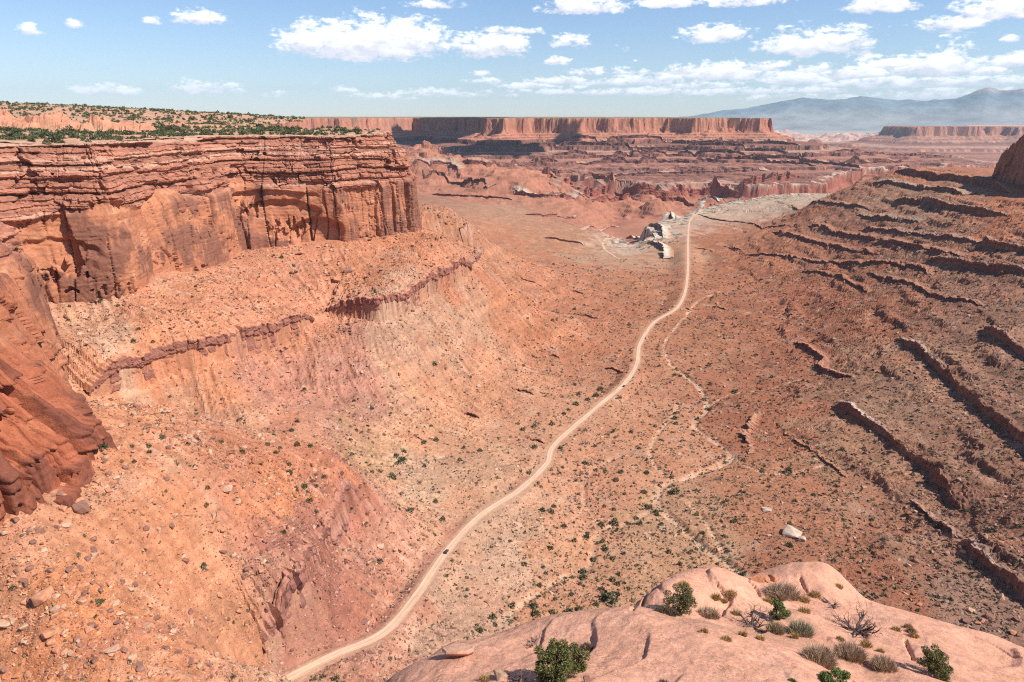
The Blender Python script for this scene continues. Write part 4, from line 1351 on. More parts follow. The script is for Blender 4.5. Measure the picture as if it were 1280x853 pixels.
LP.append(ledge([(990, 256, -292), (1030, 252, -270), (1070, 258, -235), (1090, 264, -222)], 6, 18, DK, (.34, .19, .12), 9, 203, .06, .1))
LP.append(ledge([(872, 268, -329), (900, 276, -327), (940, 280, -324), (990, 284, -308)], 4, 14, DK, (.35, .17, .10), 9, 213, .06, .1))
# broken white rim left of the road
LK = 1.0
for i, (pts, h) in enumerate([([(798, 288, -328), (812, 284, -328), (826, 287, -328), (828, 298, -327)], 16), ([(783, 298, -326), (800, 300, -325), (818, 299, -325)], 9), ([(800, 310, -323), (815, 306, -323), (828, 312, -323), (830, 324, -322)], 12),
                             ([(822, 273, -330), (838, 268, -330), (846, 272, -330)], 14), ([(868, 268, -331), (880, 258, -331), (900, 252, -331), (930, 246, -331)], 10)]):
    LP.append(ledge(pts, h, 26, (.30, .20, .15), (.50, .42, .33), 8, 223 + 10 * i, .15, .05))
# remnants left of the centre, in the valley behind the nose
for i, (pts, h) in enumerate([([(655, 268, -330), (680, 272, -334), (715, 274, -340), (722, 270, -340)], 14), ([(672, 248, -330), (720, 242, -335), (770, 242, -345), (776, 250, -350)], 12),
                             ([(680, 298, -318), (705, 302, -319), (730, 306, -322)], 6), ([(730, 288, -350), (760, 286, -372), (775, 284, -385)], 6)]):
    LP.append(ledge(pts, h, 24, (.30, .125, .085), (.42, .29, .21), 34, 283 + 10 * i, .05, .15))
# cliff bands on the far benches
LK = 1.0
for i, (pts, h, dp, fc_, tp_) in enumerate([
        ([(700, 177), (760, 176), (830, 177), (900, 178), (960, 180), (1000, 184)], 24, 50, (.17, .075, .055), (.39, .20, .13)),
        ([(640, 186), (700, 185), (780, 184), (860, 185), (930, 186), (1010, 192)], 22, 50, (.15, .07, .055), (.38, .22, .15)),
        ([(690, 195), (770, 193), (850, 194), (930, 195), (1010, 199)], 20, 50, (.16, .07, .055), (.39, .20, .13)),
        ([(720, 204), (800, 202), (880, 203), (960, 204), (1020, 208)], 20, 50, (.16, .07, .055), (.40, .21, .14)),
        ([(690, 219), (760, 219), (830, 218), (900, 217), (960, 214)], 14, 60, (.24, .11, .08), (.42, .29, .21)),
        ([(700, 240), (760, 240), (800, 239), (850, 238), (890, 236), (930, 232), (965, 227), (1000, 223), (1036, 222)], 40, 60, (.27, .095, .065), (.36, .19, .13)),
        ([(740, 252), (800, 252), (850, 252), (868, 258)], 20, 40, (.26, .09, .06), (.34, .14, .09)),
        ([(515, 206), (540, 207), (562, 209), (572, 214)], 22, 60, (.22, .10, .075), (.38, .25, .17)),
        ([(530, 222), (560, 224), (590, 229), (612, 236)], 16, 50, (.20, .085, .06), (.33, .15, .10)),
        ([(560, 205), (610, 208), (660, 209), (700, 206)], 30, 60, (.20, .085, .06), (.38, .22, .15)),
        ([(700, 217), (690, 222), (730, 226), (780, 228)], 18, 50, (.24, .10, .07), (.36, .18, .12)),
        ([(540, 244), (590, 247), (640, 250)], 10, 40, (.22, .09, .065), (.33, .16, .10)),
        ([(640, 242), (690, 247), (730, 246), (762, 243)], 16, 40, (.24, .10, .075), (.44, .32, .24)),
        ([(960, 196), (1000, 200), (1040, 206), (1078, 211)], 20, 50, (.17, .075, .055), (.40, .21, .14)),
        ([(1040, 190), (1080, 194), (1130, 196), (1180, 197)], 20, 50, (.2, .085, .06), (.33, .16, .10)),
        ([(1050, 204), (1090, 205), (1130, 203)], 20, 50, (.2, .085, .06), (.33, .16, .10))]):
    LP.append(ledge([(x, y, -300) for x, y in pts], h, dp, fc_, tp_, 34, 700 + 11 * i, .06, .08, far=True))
# small red ribs on the valley floor
for i, (x, y, w) in enumerate([(690, 390, 26), (735, 396, 30), (720, 365, 22), (660, 352, 24), (768, 463, 26), (640, 330, 18), (690, 445, 20), (655, 490, 26), (590, 520, 20), (672, 552, 18), (900, 385, 18), (880, 312, 24), (915, 310, 26)]):
    zz_ = -300 if y > 370 else -305
    LP.append(ledge([(x - w / 2, y - 2, zz_), (x, y, zz_), (x + w / 2, y + 3, zz_)], 3.0, 8, (.26, .10, .07), (.36, .16, .09), 5, 360 + 7 * i, .2, .2))

# ================================================================== ROAD
M_ROAD = rock_material('dirt_road', scales=((.15, .07), (1.2, .10)), bump=.25, bump_scale=1.0, attr=True, bdist=.2)


def ribbon(name, P, half, lift, cfun, mat, label):
    N = path_normals(P, 3)
    nx = 13
    o = np.linspace(-1, 1, nx)
    hw = half * (1 + .22 * fbm(np.arange(len(P)) / 13., 0, 3, 3))
    XX = P[:, 0][:, None] + N[:, 0][:, None] * o[None] * hw[:, None]
    YY = P[:, 1][:, None] + N[:, 1][:, None] * o[None] * hw[:, None]
    hz = height(XX, YY)
    ZZ = hz + lift * (1 - np.abs(o)[None] ** 6) + .22 * np.exp(-((np.abs(o)[None] - .86) / .08) ** 2) - .05 * (np.abs(o)[None] > .98)
    c = cfun(o, P)
    mesh_np(name, np.stack([XX, YY, ZZ], -1).reshape(-1, 3), grid_faces(len(P), nx)[:, ::-1], c.reshape(-1, 3), mat, kind='structure', label=label)


def road_c(o, P):
    b = A3((.54, .345, .23))[None, None] * np.ones((len(P), len(o), 1))
    trk = np.exp(-((np.abs(o) - .42) / .16) ** 2) * .18 - np.exp(-(o / .16) ** 2) * .08
    edge = sst(.6, 1, np.abs(o)) * .30
    return b * (1 + trk - edge)[None, :, None] * (1 + .30 * fbm(np.arange(len(P))[:, None] / 9., o[None] * 1.6 + 1, 4, 4))[..., None]


ribbon('road', road_pts, 2.9, .2, road_c, M_ROAD, 'pale dirt road winding down the valley')
tr, _ = spline([at_z(*p) for p in [(775, 318, -320), (764, 312, -324), (754, 305, -330), (757, 299, -338), (770, 296, -343), (772, 291, -348), (764, 287, -356), (758, 284, -362)]], 5)
tr[:, 2] = height(tr[:, 0], tr[:, 1])
ribbon('trail', tr, 3.0, .5, lambda o, P: np.ones((len(P), len(o), 1)) * A3((.52, .32, .21)), M_ROAD, 'pale track looping below the white rim')

# ================================================================== HAZE
def haze_box():
    bm = bmesh.new()
    bmesh.ops.create_cube(bm, size=1)
    me = bpy.data.meshes.new('haze')
    x0, x1, y0, y1, z0, z1 = -38000, 38000, -38000, 38000, -800, 1400
    for v in bm.verts:
        v.co = ((x0 + x1) / 2 + v.co.x * (x1 - x0), (y0 + y1) / 2 + v.co.y * (y1 - y0), (z0 + z1) / 2 + v.co.z * (z1 - z0))
    bm.to_mesh(me)
    bm.free()
    ob = bpy.data.objects.new('haze', me)
    m = bpy.data.materials.new('air')
    m.use_nodes = True
    nt = m.node_tree
    nt.nodes.clear()
    o = nd(nt, 'ShaderNodeOutputMaterial')
    v = nd(nt, 'ShaderNodeVolumePrincipled')
    v.inputs['Color'].default_value = (.62, .83, 1.0, 1)
    v.inputs['Density'].default_value = HAZE
    v.inputs['Anisotropy'].default_value = 0.0
    lk(nt, v.outputs[0], o.inputs['Volume'])
    me.materials.append(m)
    ob['kind'] = 'stuff'
    ob['label'] = 'thin blue haze over the far canyons'
    COL.objects.link(ob)


HAZE = 1.7e-5
haze_box()


# ---- two cumulus clouds overhead, above the picture; their shadows lie on the mesa
def cloud(tx, ty, tz, sx, sy, seed, label):
    h = 1900 - tz
    k = h / math.tan(rad(SUN_EL))
    cx, cy = tx + k * math.sin(rad(SUN_AZ)), ty + k * math.cos(rad(SUN_AZ))
    nu, nv_ = 140, 60
    U, W = np.meshgrid(np.linspace(0, 2 * np.pi, nu), np.linspace(-np.pi / 2, np.pi / 2, nv_))
    x, y, z = np.cos(W) * np.cos(U), np.cos(W) * np.sin(U), np.sin(W)
    r = 1 + .55 * fbm(x * 1.7 + seed, y * 1.7 + z, 4, seed)
    z = np.where(z < 0, z * .25, z * .8)
    V = np.stack([cx + x * r * sx, cy + y * r * sy, 1900 + z * r * min(sx, sy) * .5], -1)
    m = bpy.data.materials.get('cloud_white')
    if not m:
        m = rock_material('cloud_white', scales=((.004, .03),), bump=.2, bump_scale=.01, attr=False, base=(.85, .85, .87), bdist=20)
    mesh_np('cloud', V.reshape(-1, 3), grid_faces(nv_, nu), None, m, kind='structure', label=label)


cloud(-560, 5750, -90, 430, 620, 3, 'white cumulus cloud high over the mesa')
cloud(-150, 4650, -250, 330, 190, 8, 'smaller white cumulus cloud high over the benches')
cloud(330, 5100, -230, 80, 190, 12, 'small stretched white cloud high over the mesa slope')

# ================================================================== SLICKROCK BELOW THE VIEWPOINT
FG = [(480, 853, 25.5), (530, 826, 27), (558, 809, 28.5), (600, 800, 29), (640, 787, 30), (700, 770, 30.5), (760, 760, 30), (800, 757, 29.5),
      (600, 853, 22.5), (680, 853, 21.5), (760, 853, 21), (840, 853, 21), (920, 853, 21.3), (1000, 853, 22), (700, 810, 25.5), (800, 800, 25), (880, 800, 25.2), (950, 820, 24.3), (850, 775, 28), (900, 783, 27.6), (980, 810, 26), (1030, 835, 24.8), (1052, 853, 24),
      (830, 768, 31.4), (870, 777, 31.2), (920, 788, 30.6), (980, 800, 30), (1040, 822, 28.6), (1100, 850, 27), (1150, 853, 26.5),
      (800, 750, 35), (815, 735, 36.5), (835, 722, 38), (870, 711, 39), (905, 713, 39.5), (930, 722, 39), (900, 750, 35), (850, 748, 34.5),
      (945, 722, 40.5), (955, 712, 41.5), (980, 706, 42.5), (1010, 703, 43), (1040, 710, 42.5), (1060, 728, 41.5), (1085, 750, 40), (1000, 735, 38), (960, 755, 35.5), (1040, 760, 36), (1000, 775, 33),
      (1130, 764, 39.5), (1180, 780, 38.5), (1230, 795, 37.5), (1285, 814, 36.5), (1340, 840, 35), (1110, 790, 33.5), (1180, 810, 32), (1250, 830, 31), (1160, 840, 28.5), (1240, 853, 28.5), (1330, 880, 28)]
CREST = [(455, 875, 24.5), (480, 853, 25.5), (530, 826, 27), (558, 809, 28.5), (600, 800, 29), (640, 787, 30), (700, 770, 30.5), (760, 760, 31), (800, 748, 36), (815, 735, 36.5), (835, 722, 38), (870, 711, 39), (905, 713, 39.5),
         (935, 720, 41), (955, 712, 41.5), (980, 706, 42.5), (1010, 703, 43), (1040, 710, 42.5), (1060, 728, 41.5), (1085, 750, 40), (1130, 764, 39.5), (1180, 780, 38.5), (1230, 795, 37.5), (1285, 814, 36.5), (1340, 840, 35), (1420, 880, 33)]
fgp = [at_t(*p) for p in FG]
for (px, py, t) in CREST:
    x, y, z = at_t(px, py, t)
    r = math.hypot(x, y)
    s0 = z / r
    for dr_k, ex in ((3.0, 1.6), (7, 7), (13, 21), (22, 46)):
        fgp.append((x * (r + dr_k) / r, y * (r + dr_k) / r, s0 * (r + dr_k) - ex))
for az in np.radians(np.arange(-60, 71, 13)):
    fgp += [(0.6 * math.sin(az), 0.6 * math.cos(az), -1.75), (5 * math.sin(az), 5 * math.cos(az), -6.2), (10 * math.sin(az), 10 * math.cos(az), -11.6)]
for az in np.radians(np.arange(100, 261, 20)):
    fgp += [(3 * math.sin(az), 3 * math.cos(az), -1.5), (9 * math.sin(az), 9 * math.cos(az), -1.0)]
for az in (-30, -45):
    a_ = math.radians(az)
    fgp += [(18 * math.sin(a_), 18 * math.cos(a_), -24), (28 * math.sin(a_), 28 * math.cos(a_), -48), (40 * math.sin(a_), 40 * math.cos(a_), -75)]
_s = []
for p in fgp:
    if all(math.hypot(p[0] - q[0], p[1] - q[1]) > .5 for q in _s):
        _s.append(p)
fg_tps = TPS(_s, smooth=3e-4, scale=20.0)
fg_grid = Grid(fg_tps, -45, 60, -12, 75, .35)
CRACKS = [[(790, 762), (805, 748), (822, 733), (838, 722)], [(895, 728), (905, 742), (912, 750)], [(1000, 722), (1006, 735), (1012, 742)], [(1013, 738), (1022, 745), (1030, 752)], [(1132, 800), (1138, 815), (1142, 825)], [(935, 725), (945, 735), (950, 745)],
          [(1200, 790), (1240, 805), (1275, 822)]]


def fg_height(X, Y):
    z = fg_grid(X, Y)
    z = z + .26 * fbm(X / 4.5, Y / 4.5, 3, 401) + .05 * fbm(X / 1.3, Y / 1.3, 3, 403) + .05 * fbm(X / .5, Y / .5, 3, 405)
    # peeling sheets
    z = z + .26 * (terrace(z + .6 * X + .9 * fbm(X / 6, Y / 6, 3, 407), X, Y, 1.7, .93, 408, .5, 6)[0] - (z + .6 * X + .9 * fbm(X / 6, Y / 6, 3, 407))) * sst(-.1, .3, fbm(X / 9, Y / 9, 2, 406))
    # worn bedding: faint curved steps
    b = (z * 1.0 + .5 * X + .25 * n2(X / 5, Y / 5, 409)) / .55
    f = b - np.floor(b)
    z = z + .025 * (sst(0, .8, f) - sst(.8, 1, f)) * (.5 + n2(X / 3, Y / 3, 411))
    return z


def fg_hit(px, py):
    return march(px, py, fg_height, 3, 75)


rl = radii(.5, 75, lambda r: max(.02, .0042 * r) * Q)
X, Y, nr, nc = polar(rl, -62, 75, .085 * Q)
Z = fg_height(X, Y)
cd = np.full(X.shape, 9.0)
for cr in CRACKS:
    pp = [fg_hit(*c) for c in cr]
    pp = [p for p in pp if p is not None]
    if len(pp) < 2:
        continue
    q, _ = spline([tuple(p) for p in pp], .1)
    d_, _ = near_dist(X, Y, q[:, :2], 1.0)
    cd = np.minimum(cd, d_)
grv = np.exp(-(cd / .07) ** 2)
Z = Z - .30 * grv
sm = fbm(X / 7, Y / 7, 4, 415)
Cfg = A3((.59, .30, .195)) * (1 + .10 * sm + .10 * fbm(X / 1.4, Y / 1.4, 4, 417))[..., None]
pk = sst(.1, .6, fbm(X / 2.6, Y / 2.6, 4, 419))[..., None] * .4
Cfg = Cfg * (1 - pk) + A3((.60, .355, .25)) * pk
vn = sst(.22, .5, fbm(X / 1.1 + Z, Y / 3.0, 5, 423))[..., None] * .38
Cfg = Cfg * (1 - vn) + A3((.33, .16, .115)) * vn
# sandy pocket between the domes
for (px, py, rx) in [(850, 772, 1.7), (900, 782, 1.5), (950, 792, 1.6), (1010, 812, 2.0), (1070, 828, 1.8), (975, 765, 1.6)]:
    h_ = fg_hit(px, py)
    if h_ is None:
        continue
    k = (sst(1.0, .4, np.hypot(X - h_.x, (Y - h_.y)) / rx + .4 * n2(X / .6, Y / .6, 425)) * .6)[..., None]
    Cfg = Cfg * (1 - k) + A3((.46, .25, .16)) * k
M_SLICK = rock_material('slickrock', scales=((.25, .06), (2.0, .14), (9, .16), (30, .14)), bump=.7, bump_scale=6.0, bdist=.10)
nt = M_SLICK.node_tree
b = nt.nodes['Principled BSDF']
src = b.inputs['Base Color'].links[0].from_socket
tc = nd(nt, 'ShaderNodeTexCoord')
mp = nd(nt, 'ShaderNodeMapping')
mp.inputs['Scale'].default_value = (.35, .25, 4.5)
mp.inputs['Rotation'].default_value = (.25, -.35, 0)
lk(nt, tc.outputs['Object'], mp.inputs['Vector'])
nb_ = nd(nt, 'ShaderNodeTexNoise')
nb_.inputs['Scale'].default_value = 1.0
nb_.inputs['Detail'].default_value = 5
nb_.inputs['Distortion'].default_value = .6
lk(nt, mp.outputs[0], nb_.inputs['Vector'])
mrb = nd(nt, 'ShaderNodeMapRange')
mrb.inputs[1].default_value = .35
mrb.inputs[2].default_value = .65
mrb.inputs[3].default_value = .91
mrb.inputs[4].default_value = 1.08
lk(nt, nb_.outputs[0], mrb.inputs[0])
src = mixc(nt, 1.0, src, mrb.outputs[0], 'MULTIPLY')
np_ = nd(nt, 'ShaderNodeTexNoise')
np_.inputs['Scale'].default_value = .55
np_.inputs['Detail'].default_value = 7
np_.inputs['Roughness'].default_value = .72
lk(nt, tc.outputs['Object'], np_.inputs['Vector'])
mrp = nd(nt, 'ShaderNodeMapRange', interpolation_type='SMOOTHSTEP')
mrp.inputs[1].default_value = .58
mrp.inputs[2].default_value = .68
lk(nt, np_.outputs[0], mrp.inputs[0])
src = mixc(nt, mth(nt, 'MULTIPLY', mrp.outputs[0], .38), src, mixc(nt, 1.0, src, (.66, .60, .58), 'MULTIPLY'))
for sc_, wd, dk in ((.8, .02, .62), (2.4, .03, .72), (6.5, .04, .82)):
    n = nd(nt, 'ShaderNodeTexNoise')
    n.inputs['Scale'].default_value = sc_
    n.inputs['Detail'].default_value = 4
    n.inputs['Distortion'].default_value = 1.6
    lk(nt, tc.outputs['Object'], n.inputs['Vector'])
    f = mth(nt, 'LESS_THAN', mth(nt, 'ABSOLUTE', mth(nt, 'SUBTRACT', n.outputs[0], .5)), wd * .5)
    n4 = nd(nt, 'ShaderNodeTexNoise')
    n4.inputs['Scale'].default_value = .5
    lk(nt, tc.outputs['Object'], n4.inputs['Vector'])
    f = mth(nt, 'MULTIPLY', f, mth(nt, 'MULTIPLY', mth(nt, 'SUBTRACT', n4.outputs[0], .35), 2.5, clamp=True))
    src = mixc(nt, f, src, mixc(nt, 1.0, src, (dk, dk * .95, dk * .92), 'MULTIPLY'))
lk(nt, src, b.inputs['Base Color'])
mesh_np('slickrock', np.stack([X, Y, Z], -1).reshape(-1, 3), grid_faces(nr, nc), Cfg.reshape(-1, 3), M_SLICK, kind='structure', label='smooth salmon pink sandstone domes below the viewpoint')


# ================================================================== THINGS
def tag(o, label=None, cat=None, group=None, kind=None):
    for k, v in (('label', label), ('category', cat), ('group', group), ('kind', kind)):
        if v:
            o[k] = v
    return o


def empty(name, loc, rz=0.0):
    o = bpy.data.objects.new(name, None)
    o.location = loc
    o.rotation_euler = (0, 0, rz)
    o.empty_display_size = .3
    COL.objects.link(o)
    return o


def leaf_material(name, rough=.8):
    m = bpy.data.materials.new(name)
    m.use_nodes = True
    nt = m.node_tree
    b = nt.nodes['Principled BSDF']
    b.inputs['Roughness'].default_value = rough
    b.inputs['Specular IOR Level'].default_value = .15
    a = nd(nt, 'ShaderNodeAttribute')
    a.attribute_name = 'Col'
    tc = nd(nt, 'ShaderNodeTexCoord')
    n = nd(nt, 'ShaderNodeTexNoise')
    n.inputs['Scale'].default_value = 3.0
    lk(nt, tc.outputs['Object'], n.inputs['Vector'])
    mr = nd(nt, 'ShaderNodeMapRange')
    mr.inputs[3].default_value = .75
    mr.inputs[4].default_value = 1.25
    lk(nt, n.outputs[0], mr.inputs[0])
    lk(nt, mixc(nt, 1.0, a.outputs['Color'], mr.outputs[0], 'MULTIPLY'), b.inputs['Base Color'])
    return m


M_LEAF = leaf_material('leaves')
M_BARK = leaf_material('bark', .9)


def tubes(paths, col, name, mat, parent=None, sides=5):
    """paths: list of (points n x 3, radii n) -> one mesh of tapered limbs"""
    Vs, Fs, Cs, o = [], [], [], 0
    ang = np.linspace(0, 2 * np.pi, sides, endpoint=False)
    for P, R in paths:
        P = np.asarray(P, float)
        T = np.gradient(P, axis=0)
        T /= np.linalg.norm(T, axis=1, keepdims=True) + 1e-9
        ref = np.where(np.abs(T[:, 2:]) > .9, [[1, 0, 0]], [[0, 0, 1.]])
        A_ = np.cross(T, ref)
        A_ /= np.linalg.norm(A_, axis=1, keepdims=True) + 1e-9
        B_ = np.cross(T, A_)
        ring = P[:, None] + (A_[:, None] * np.cos(ang)[None, :, None] + B_[:, None] * np.sin(ang)[None, :, None]) * np.asarray(R)[:, None, None]
        n = len(P)
        Vs.append(ring.reshape(-1, 3))
        i = np.arange(n - 1)[:, None] * sides
        j = np.arange(sides)[None]
        Fs.append((np.stack([i + j, i + (j + 1) % sides, i + sides + (j + 1) % sides, i + sides + j], -1).reshape(-1, 4)) + o)
        sh = RNG.uniform(.75, 1.25)
        Cs.append(np.tile(np.array(col) * sh, (n * sides, 1)))
        o += n * sides
    return mesh_np(name, np.vstack(Vs), np.vstack(Fs), np.vstack(Cs), mat, True, parent=parent)


def limb(p, d, L, r, n=7, wig=.35, droop=0.0):
    pts, rr = [np.array(p, float)], [r]
    d = np.array(d, float)
    d /= np.linalg.norm(d)
    for k in range(n):
        d = d + RNG.normal(0, wig / 2, 3) + np.array((0, 0, -droop))
        d /= np.linalg.norm(d)
        pts.append(pts[-1] + d * L / n)
        rr.append(r * (1 - .78 * (k + 1) / n))
    return np.array(pts), np.array(rr)


def branch_tree(p, d, L, r, depth, out, ends, spread=.8, wig=.35):
    P, R = limb(p, d, L, r, 6, wig)
    out.append((P, R))
    if depth == 0:
        ends.append(P[-1])
        return
    for k in range(RNG.integers(2, 5)):
        i = RNG.integers(2, 7)
        dd = (P[i] - P[i - 1]) / (np.linalg.norm(P[i] - P[i - 1]) + 1e-9) + RNG.normal(0, spread, 3)
        branch_tree(P[i], dd, L * RNG.uniform(.45, .75), max(R[i] * .75, .004), depth - 1, out, ends, spread, wig)


def leaf_cloud(centres, rad_, per, size, cols, name, parent, flat=.85, blade=False):
    """leaf clumps: small triangles around each centre"""
    n = len(centres) * per
    c = np.repeat(np.asarray(centres), per, 0)
    v = RNG.normal(0, 1, (n, 3))
    v /= np.linalg.norm(v, axis=1, keepdims=True)
    rr = rad_ * RNG.uniform(.25, 1, (n, 1)) ** .6
    q = c + v * rr * np.array((1, 1, flat))
    a = RNG.normal(0, 1, (n, 3))
    b = RNG.normal(0, 1, (n, 3))
    if blade:
        a = v * 2.4 + RNG.normal(0, .3, (n, 3))
    else:
        a = v * 1.0 + RNG.normal(0, .7, (n, 3))
    a /= np.linalg.norm(a, axis=1, keepdims=True)
    b = np.cross(a, b)
    b /= np.linalg.norm(b, axis=1, keepdims=True) + 1e-9
    s = size * RNG.uniform(.6, 1.4, (n, 1))
    w = .12 if blade else .42
    tri = np.stack([q - b * s * w, q + b * s * w, q + a * s], 1)
    cl = np.array(cols)[RNG.integers(0, len(cols), n)] * RNG.uniform(.7, 1.3, (n, 1))
    return mesh_np(name, tri.reshape(-1, 3), np.arange(3 * n).reshape(-1, 3), np.repeat(cl, 3, 0), M_LEAF, False, parent=parent)


GREENS = [(.13, .13, .04), (.17, .165, .055), (.09, .095, .035), (.20, .18, .07)]
OLIVES = [(.12, .115, .05), (.16, .145, .07), (.085, .08, .04)]
GREYS = [(.36, .25, .18), (.44, .32, .22), (.26, .18, .135), (.38, .28, .17)]


def juniper(name, label, loc, w, h, cols, clumps=46, lean=(0, 0), bare=0, per=150, group=None, cat='shrub'):
    r = empty(name, loc, RNG.uniform(0, 6))
    tag(r, label, cat, group)
    paths, ends = [], []
    for k in range(5):
        a = k * 1.256 + RNG.uniform(-.4, .4)
        branch_tree((0, 0, -.08), (math.cos(a) * .8, math.sin(a) * .8, RNG.uniform(.6, 1.4)), h * .55, .05 * w / 1.6, 2, paths, ends, .6)
    for k in range(bare):
        a = RNG.uniform(2.2, 4.4)
        branch_tree((0, 0, .02), (math.cos(a), math.sin(a), .25), w * .75, .04, 2, paths, [], .7, .5)
    tubes(paths, (.16, .11, .085), 'trunk', M_BARK, r)
    cen = []
    while len(cen) < clumps:
        p = RNG.uniform(-1, 1, 3)
        p[2] = RNG.uniform(.12, 1)
        q = math.hypot(p[0], p[1]) ** 2 + ((p[2] - .45) / .62) ** 2
        if q < 1 and q > .15 and RNG.random() < .3 + .7 * q:
            cen.append((p[0] * w / 2 * (1 + .25 * RNG.normal()) + lean[0] * p[2], p[1] * w / 2 * (1 + .2 * RNG.normal()) + lean[1] * p[2], p[2] * h))
    leaf_cloud(cen, w * .135, int(per * 2.4), .03 + .012 * w, cols, 'crown', r)
    return r


def dead_bush(name, label, loc, w, h, stems=9, col=(.13, .095, .085), depth=3, group=None):
    o_p, e_ = [], []
    for k in range(stems):
        a = k * 6.283 / stems + RNG.uniform(-.4, .4)
        branch_tree((RNG.normal(0, .04), RNG.normal(0, .04), -.05), (math.cos(a), math.sin(a), RNG.uniform(.25, 1.2)), max(w * .42, h * .5) * RNG.uniform(.7, 1.1), .08, depth, o_p, e_, .75, .5)
    ob = tubes(o_p, col, name, M_BARK, None, 4)
    P = np.empty(len(ob.data.vertices) * 3, np.float32)
    ob.data.vertices.foreach_get('co', P)
    P = P.reshape(-1, 3)
    sc_ = np.array((w / max(.1, np.ptp(P[:, 0])), w / max(.1, np.ptp(P[:, 1])), h / max(.1, P[:, 2].max())))
    P = P * sc_
    P[:, 2] = np.maximum(P[:, 2], -.06)
    ob.data.vertices.foreach_set('co', P.ravel())
    ob.data.update()
    ob.location = loc
    return tag(ob, label, 'bush', group)


def brush(name, label, loc, w, h, cols=GREYS, n=2600, group=None, cat='bush', wid=.02):
    """low rounded bush of fine upright twigs"""
    a = RNG.uniform(0, 2 * np.pi, n)
    rr = np.sqrt(RNG.uniform(0, 1, n))
    bx, by = rr * np.cos(a) * w * .42, rr * np.sin(a) * w * .36
    out = np.stack([np.cos(a) * rr * .55, np.sin(a) * rr * .55, np.ones(n)], 1) + RNG.normal(0, .32, (n, 3))
    out /= np.linalg.norm(out, axis=1, keepdims=True)
    L = h * RNG.uniform(.35, 1, n) * (1.05 - .45 * rr ** 2)
    base = np.stack([bx, by, RNG.uniform(0, .35, n) * L - .04], 1)
    tip = base + out * L[:, None]
    tip[:, 2] = np.maximum(tip[:, 2], .02)
    sd_ = np.cross(out, RNG.normal(0, 1, (n, 3)))
    sd_ /= np.linalg.norm(sd_, axis=1, keepdims=True) + 1e-9
    tri = np.stack([base - sd_ * wid, base + sd_ * wid, tip], 1)
    cl = np.array(cols)[RNG.integers(0, len(cols), n)] * RNG.uniform(.7, 1.3, (n, 1))
    ob = mesh_np(name, tri.reshape(-1, 3), np.arange(3 * n).reshape(-1, 3), np.repeat(cl, 3, 0), M_LEAF, False)
    ob.location = loc
    return tag(ob, label, cat, group)


def pxsize(p, px):
    return px / 853.0 * (p.y * _cp - p.z * _sp)


def fgp_(px, py):
    p = fg_hit(px, py)
    return p if p is not None else Vector(at_t(px, py, 30))


p = fgp_(694, 846)
juniper('juniper_shrub', 'rounded green juniper with bare dead limbs, nearest the bottom edge on the slickrock', p, pxsize(p, 50), pxsize(p, 38), GREENS, 60, (.25, .1), bare=3, cat='juniper')
p = fgp_(850, 768)
juniper('juniper_shrub', 'upright olive juniper beside the crack of the middle sandstone dome', p, pxsize(p, 38), pxsize(p, 38), OLIVES + GREENS[:1], 34, (.1, 0), bare=1, per=110, cat='juniper')
p = fgp_(1166, 842)
juniper('juniper_shrub', 'small dark green juniper alone on bare rock at lower right', p, pxsize(p, 36), pxsize(p, 33), GREENS[:3] + OLIVES[:1], 34, (0, 0), per=110, cat='juniper')
p = fgp_(1046, 858)
juniper('juniper_shrub', 'bright green juniper cut off by the bottom edge of the view', p, pxsize(p, 40), pxsize(p, 18), [(.12, .15, .04), (.09, .13, .035), (.15, .19, .055)], 30, per=120, cat='juniper')
p = fgp_(972, 772)
juniper('juniper_shrub', 'small bright green bush behind the tangled dead bush', p, pxsize(p, 25), pxsize(p, 20), [(.13, .16, .045), (.10, .13, .04), (.16, .19, .06)], 24, per=100, cat='bush')
p = fgp_(940, 783)
dead_bush('dead_bush', 'tangled dark dead bush between grey brush and green bush', p, pxsize(p, 52), pxsize(p, 34), 9)
p = fgp_(1072, 790)
dead_bush('dead_bush', 'wide spiky dead bush with black branches on the pink dome', p, pxsize(p, 86), pxsize(p, 42), 12)
p = fgp_(650, 853)
dead_bush('dead_branch', 'fallen dead branches left of the rounded green juniper', p, pxsize(p, 44), pxsize(p, 16), 5, (.12, .085, .075))
p = fgp_(1040, 757)
dead_bush('dead_bush', 'sparse thin dead twigs above the wide spiky bush', p, pxsize(p, 26), pxsize(p, 10), 4, (.18, .12, .10), 2)
p = fgp_(668, 806)
dead_bush('dead_bush', 'scraggly twigs lying on bare rock above the rounded juniper', p, pxsize(p, 30), pxsize(p, 10), 4, (.20, .12, .10), 2)
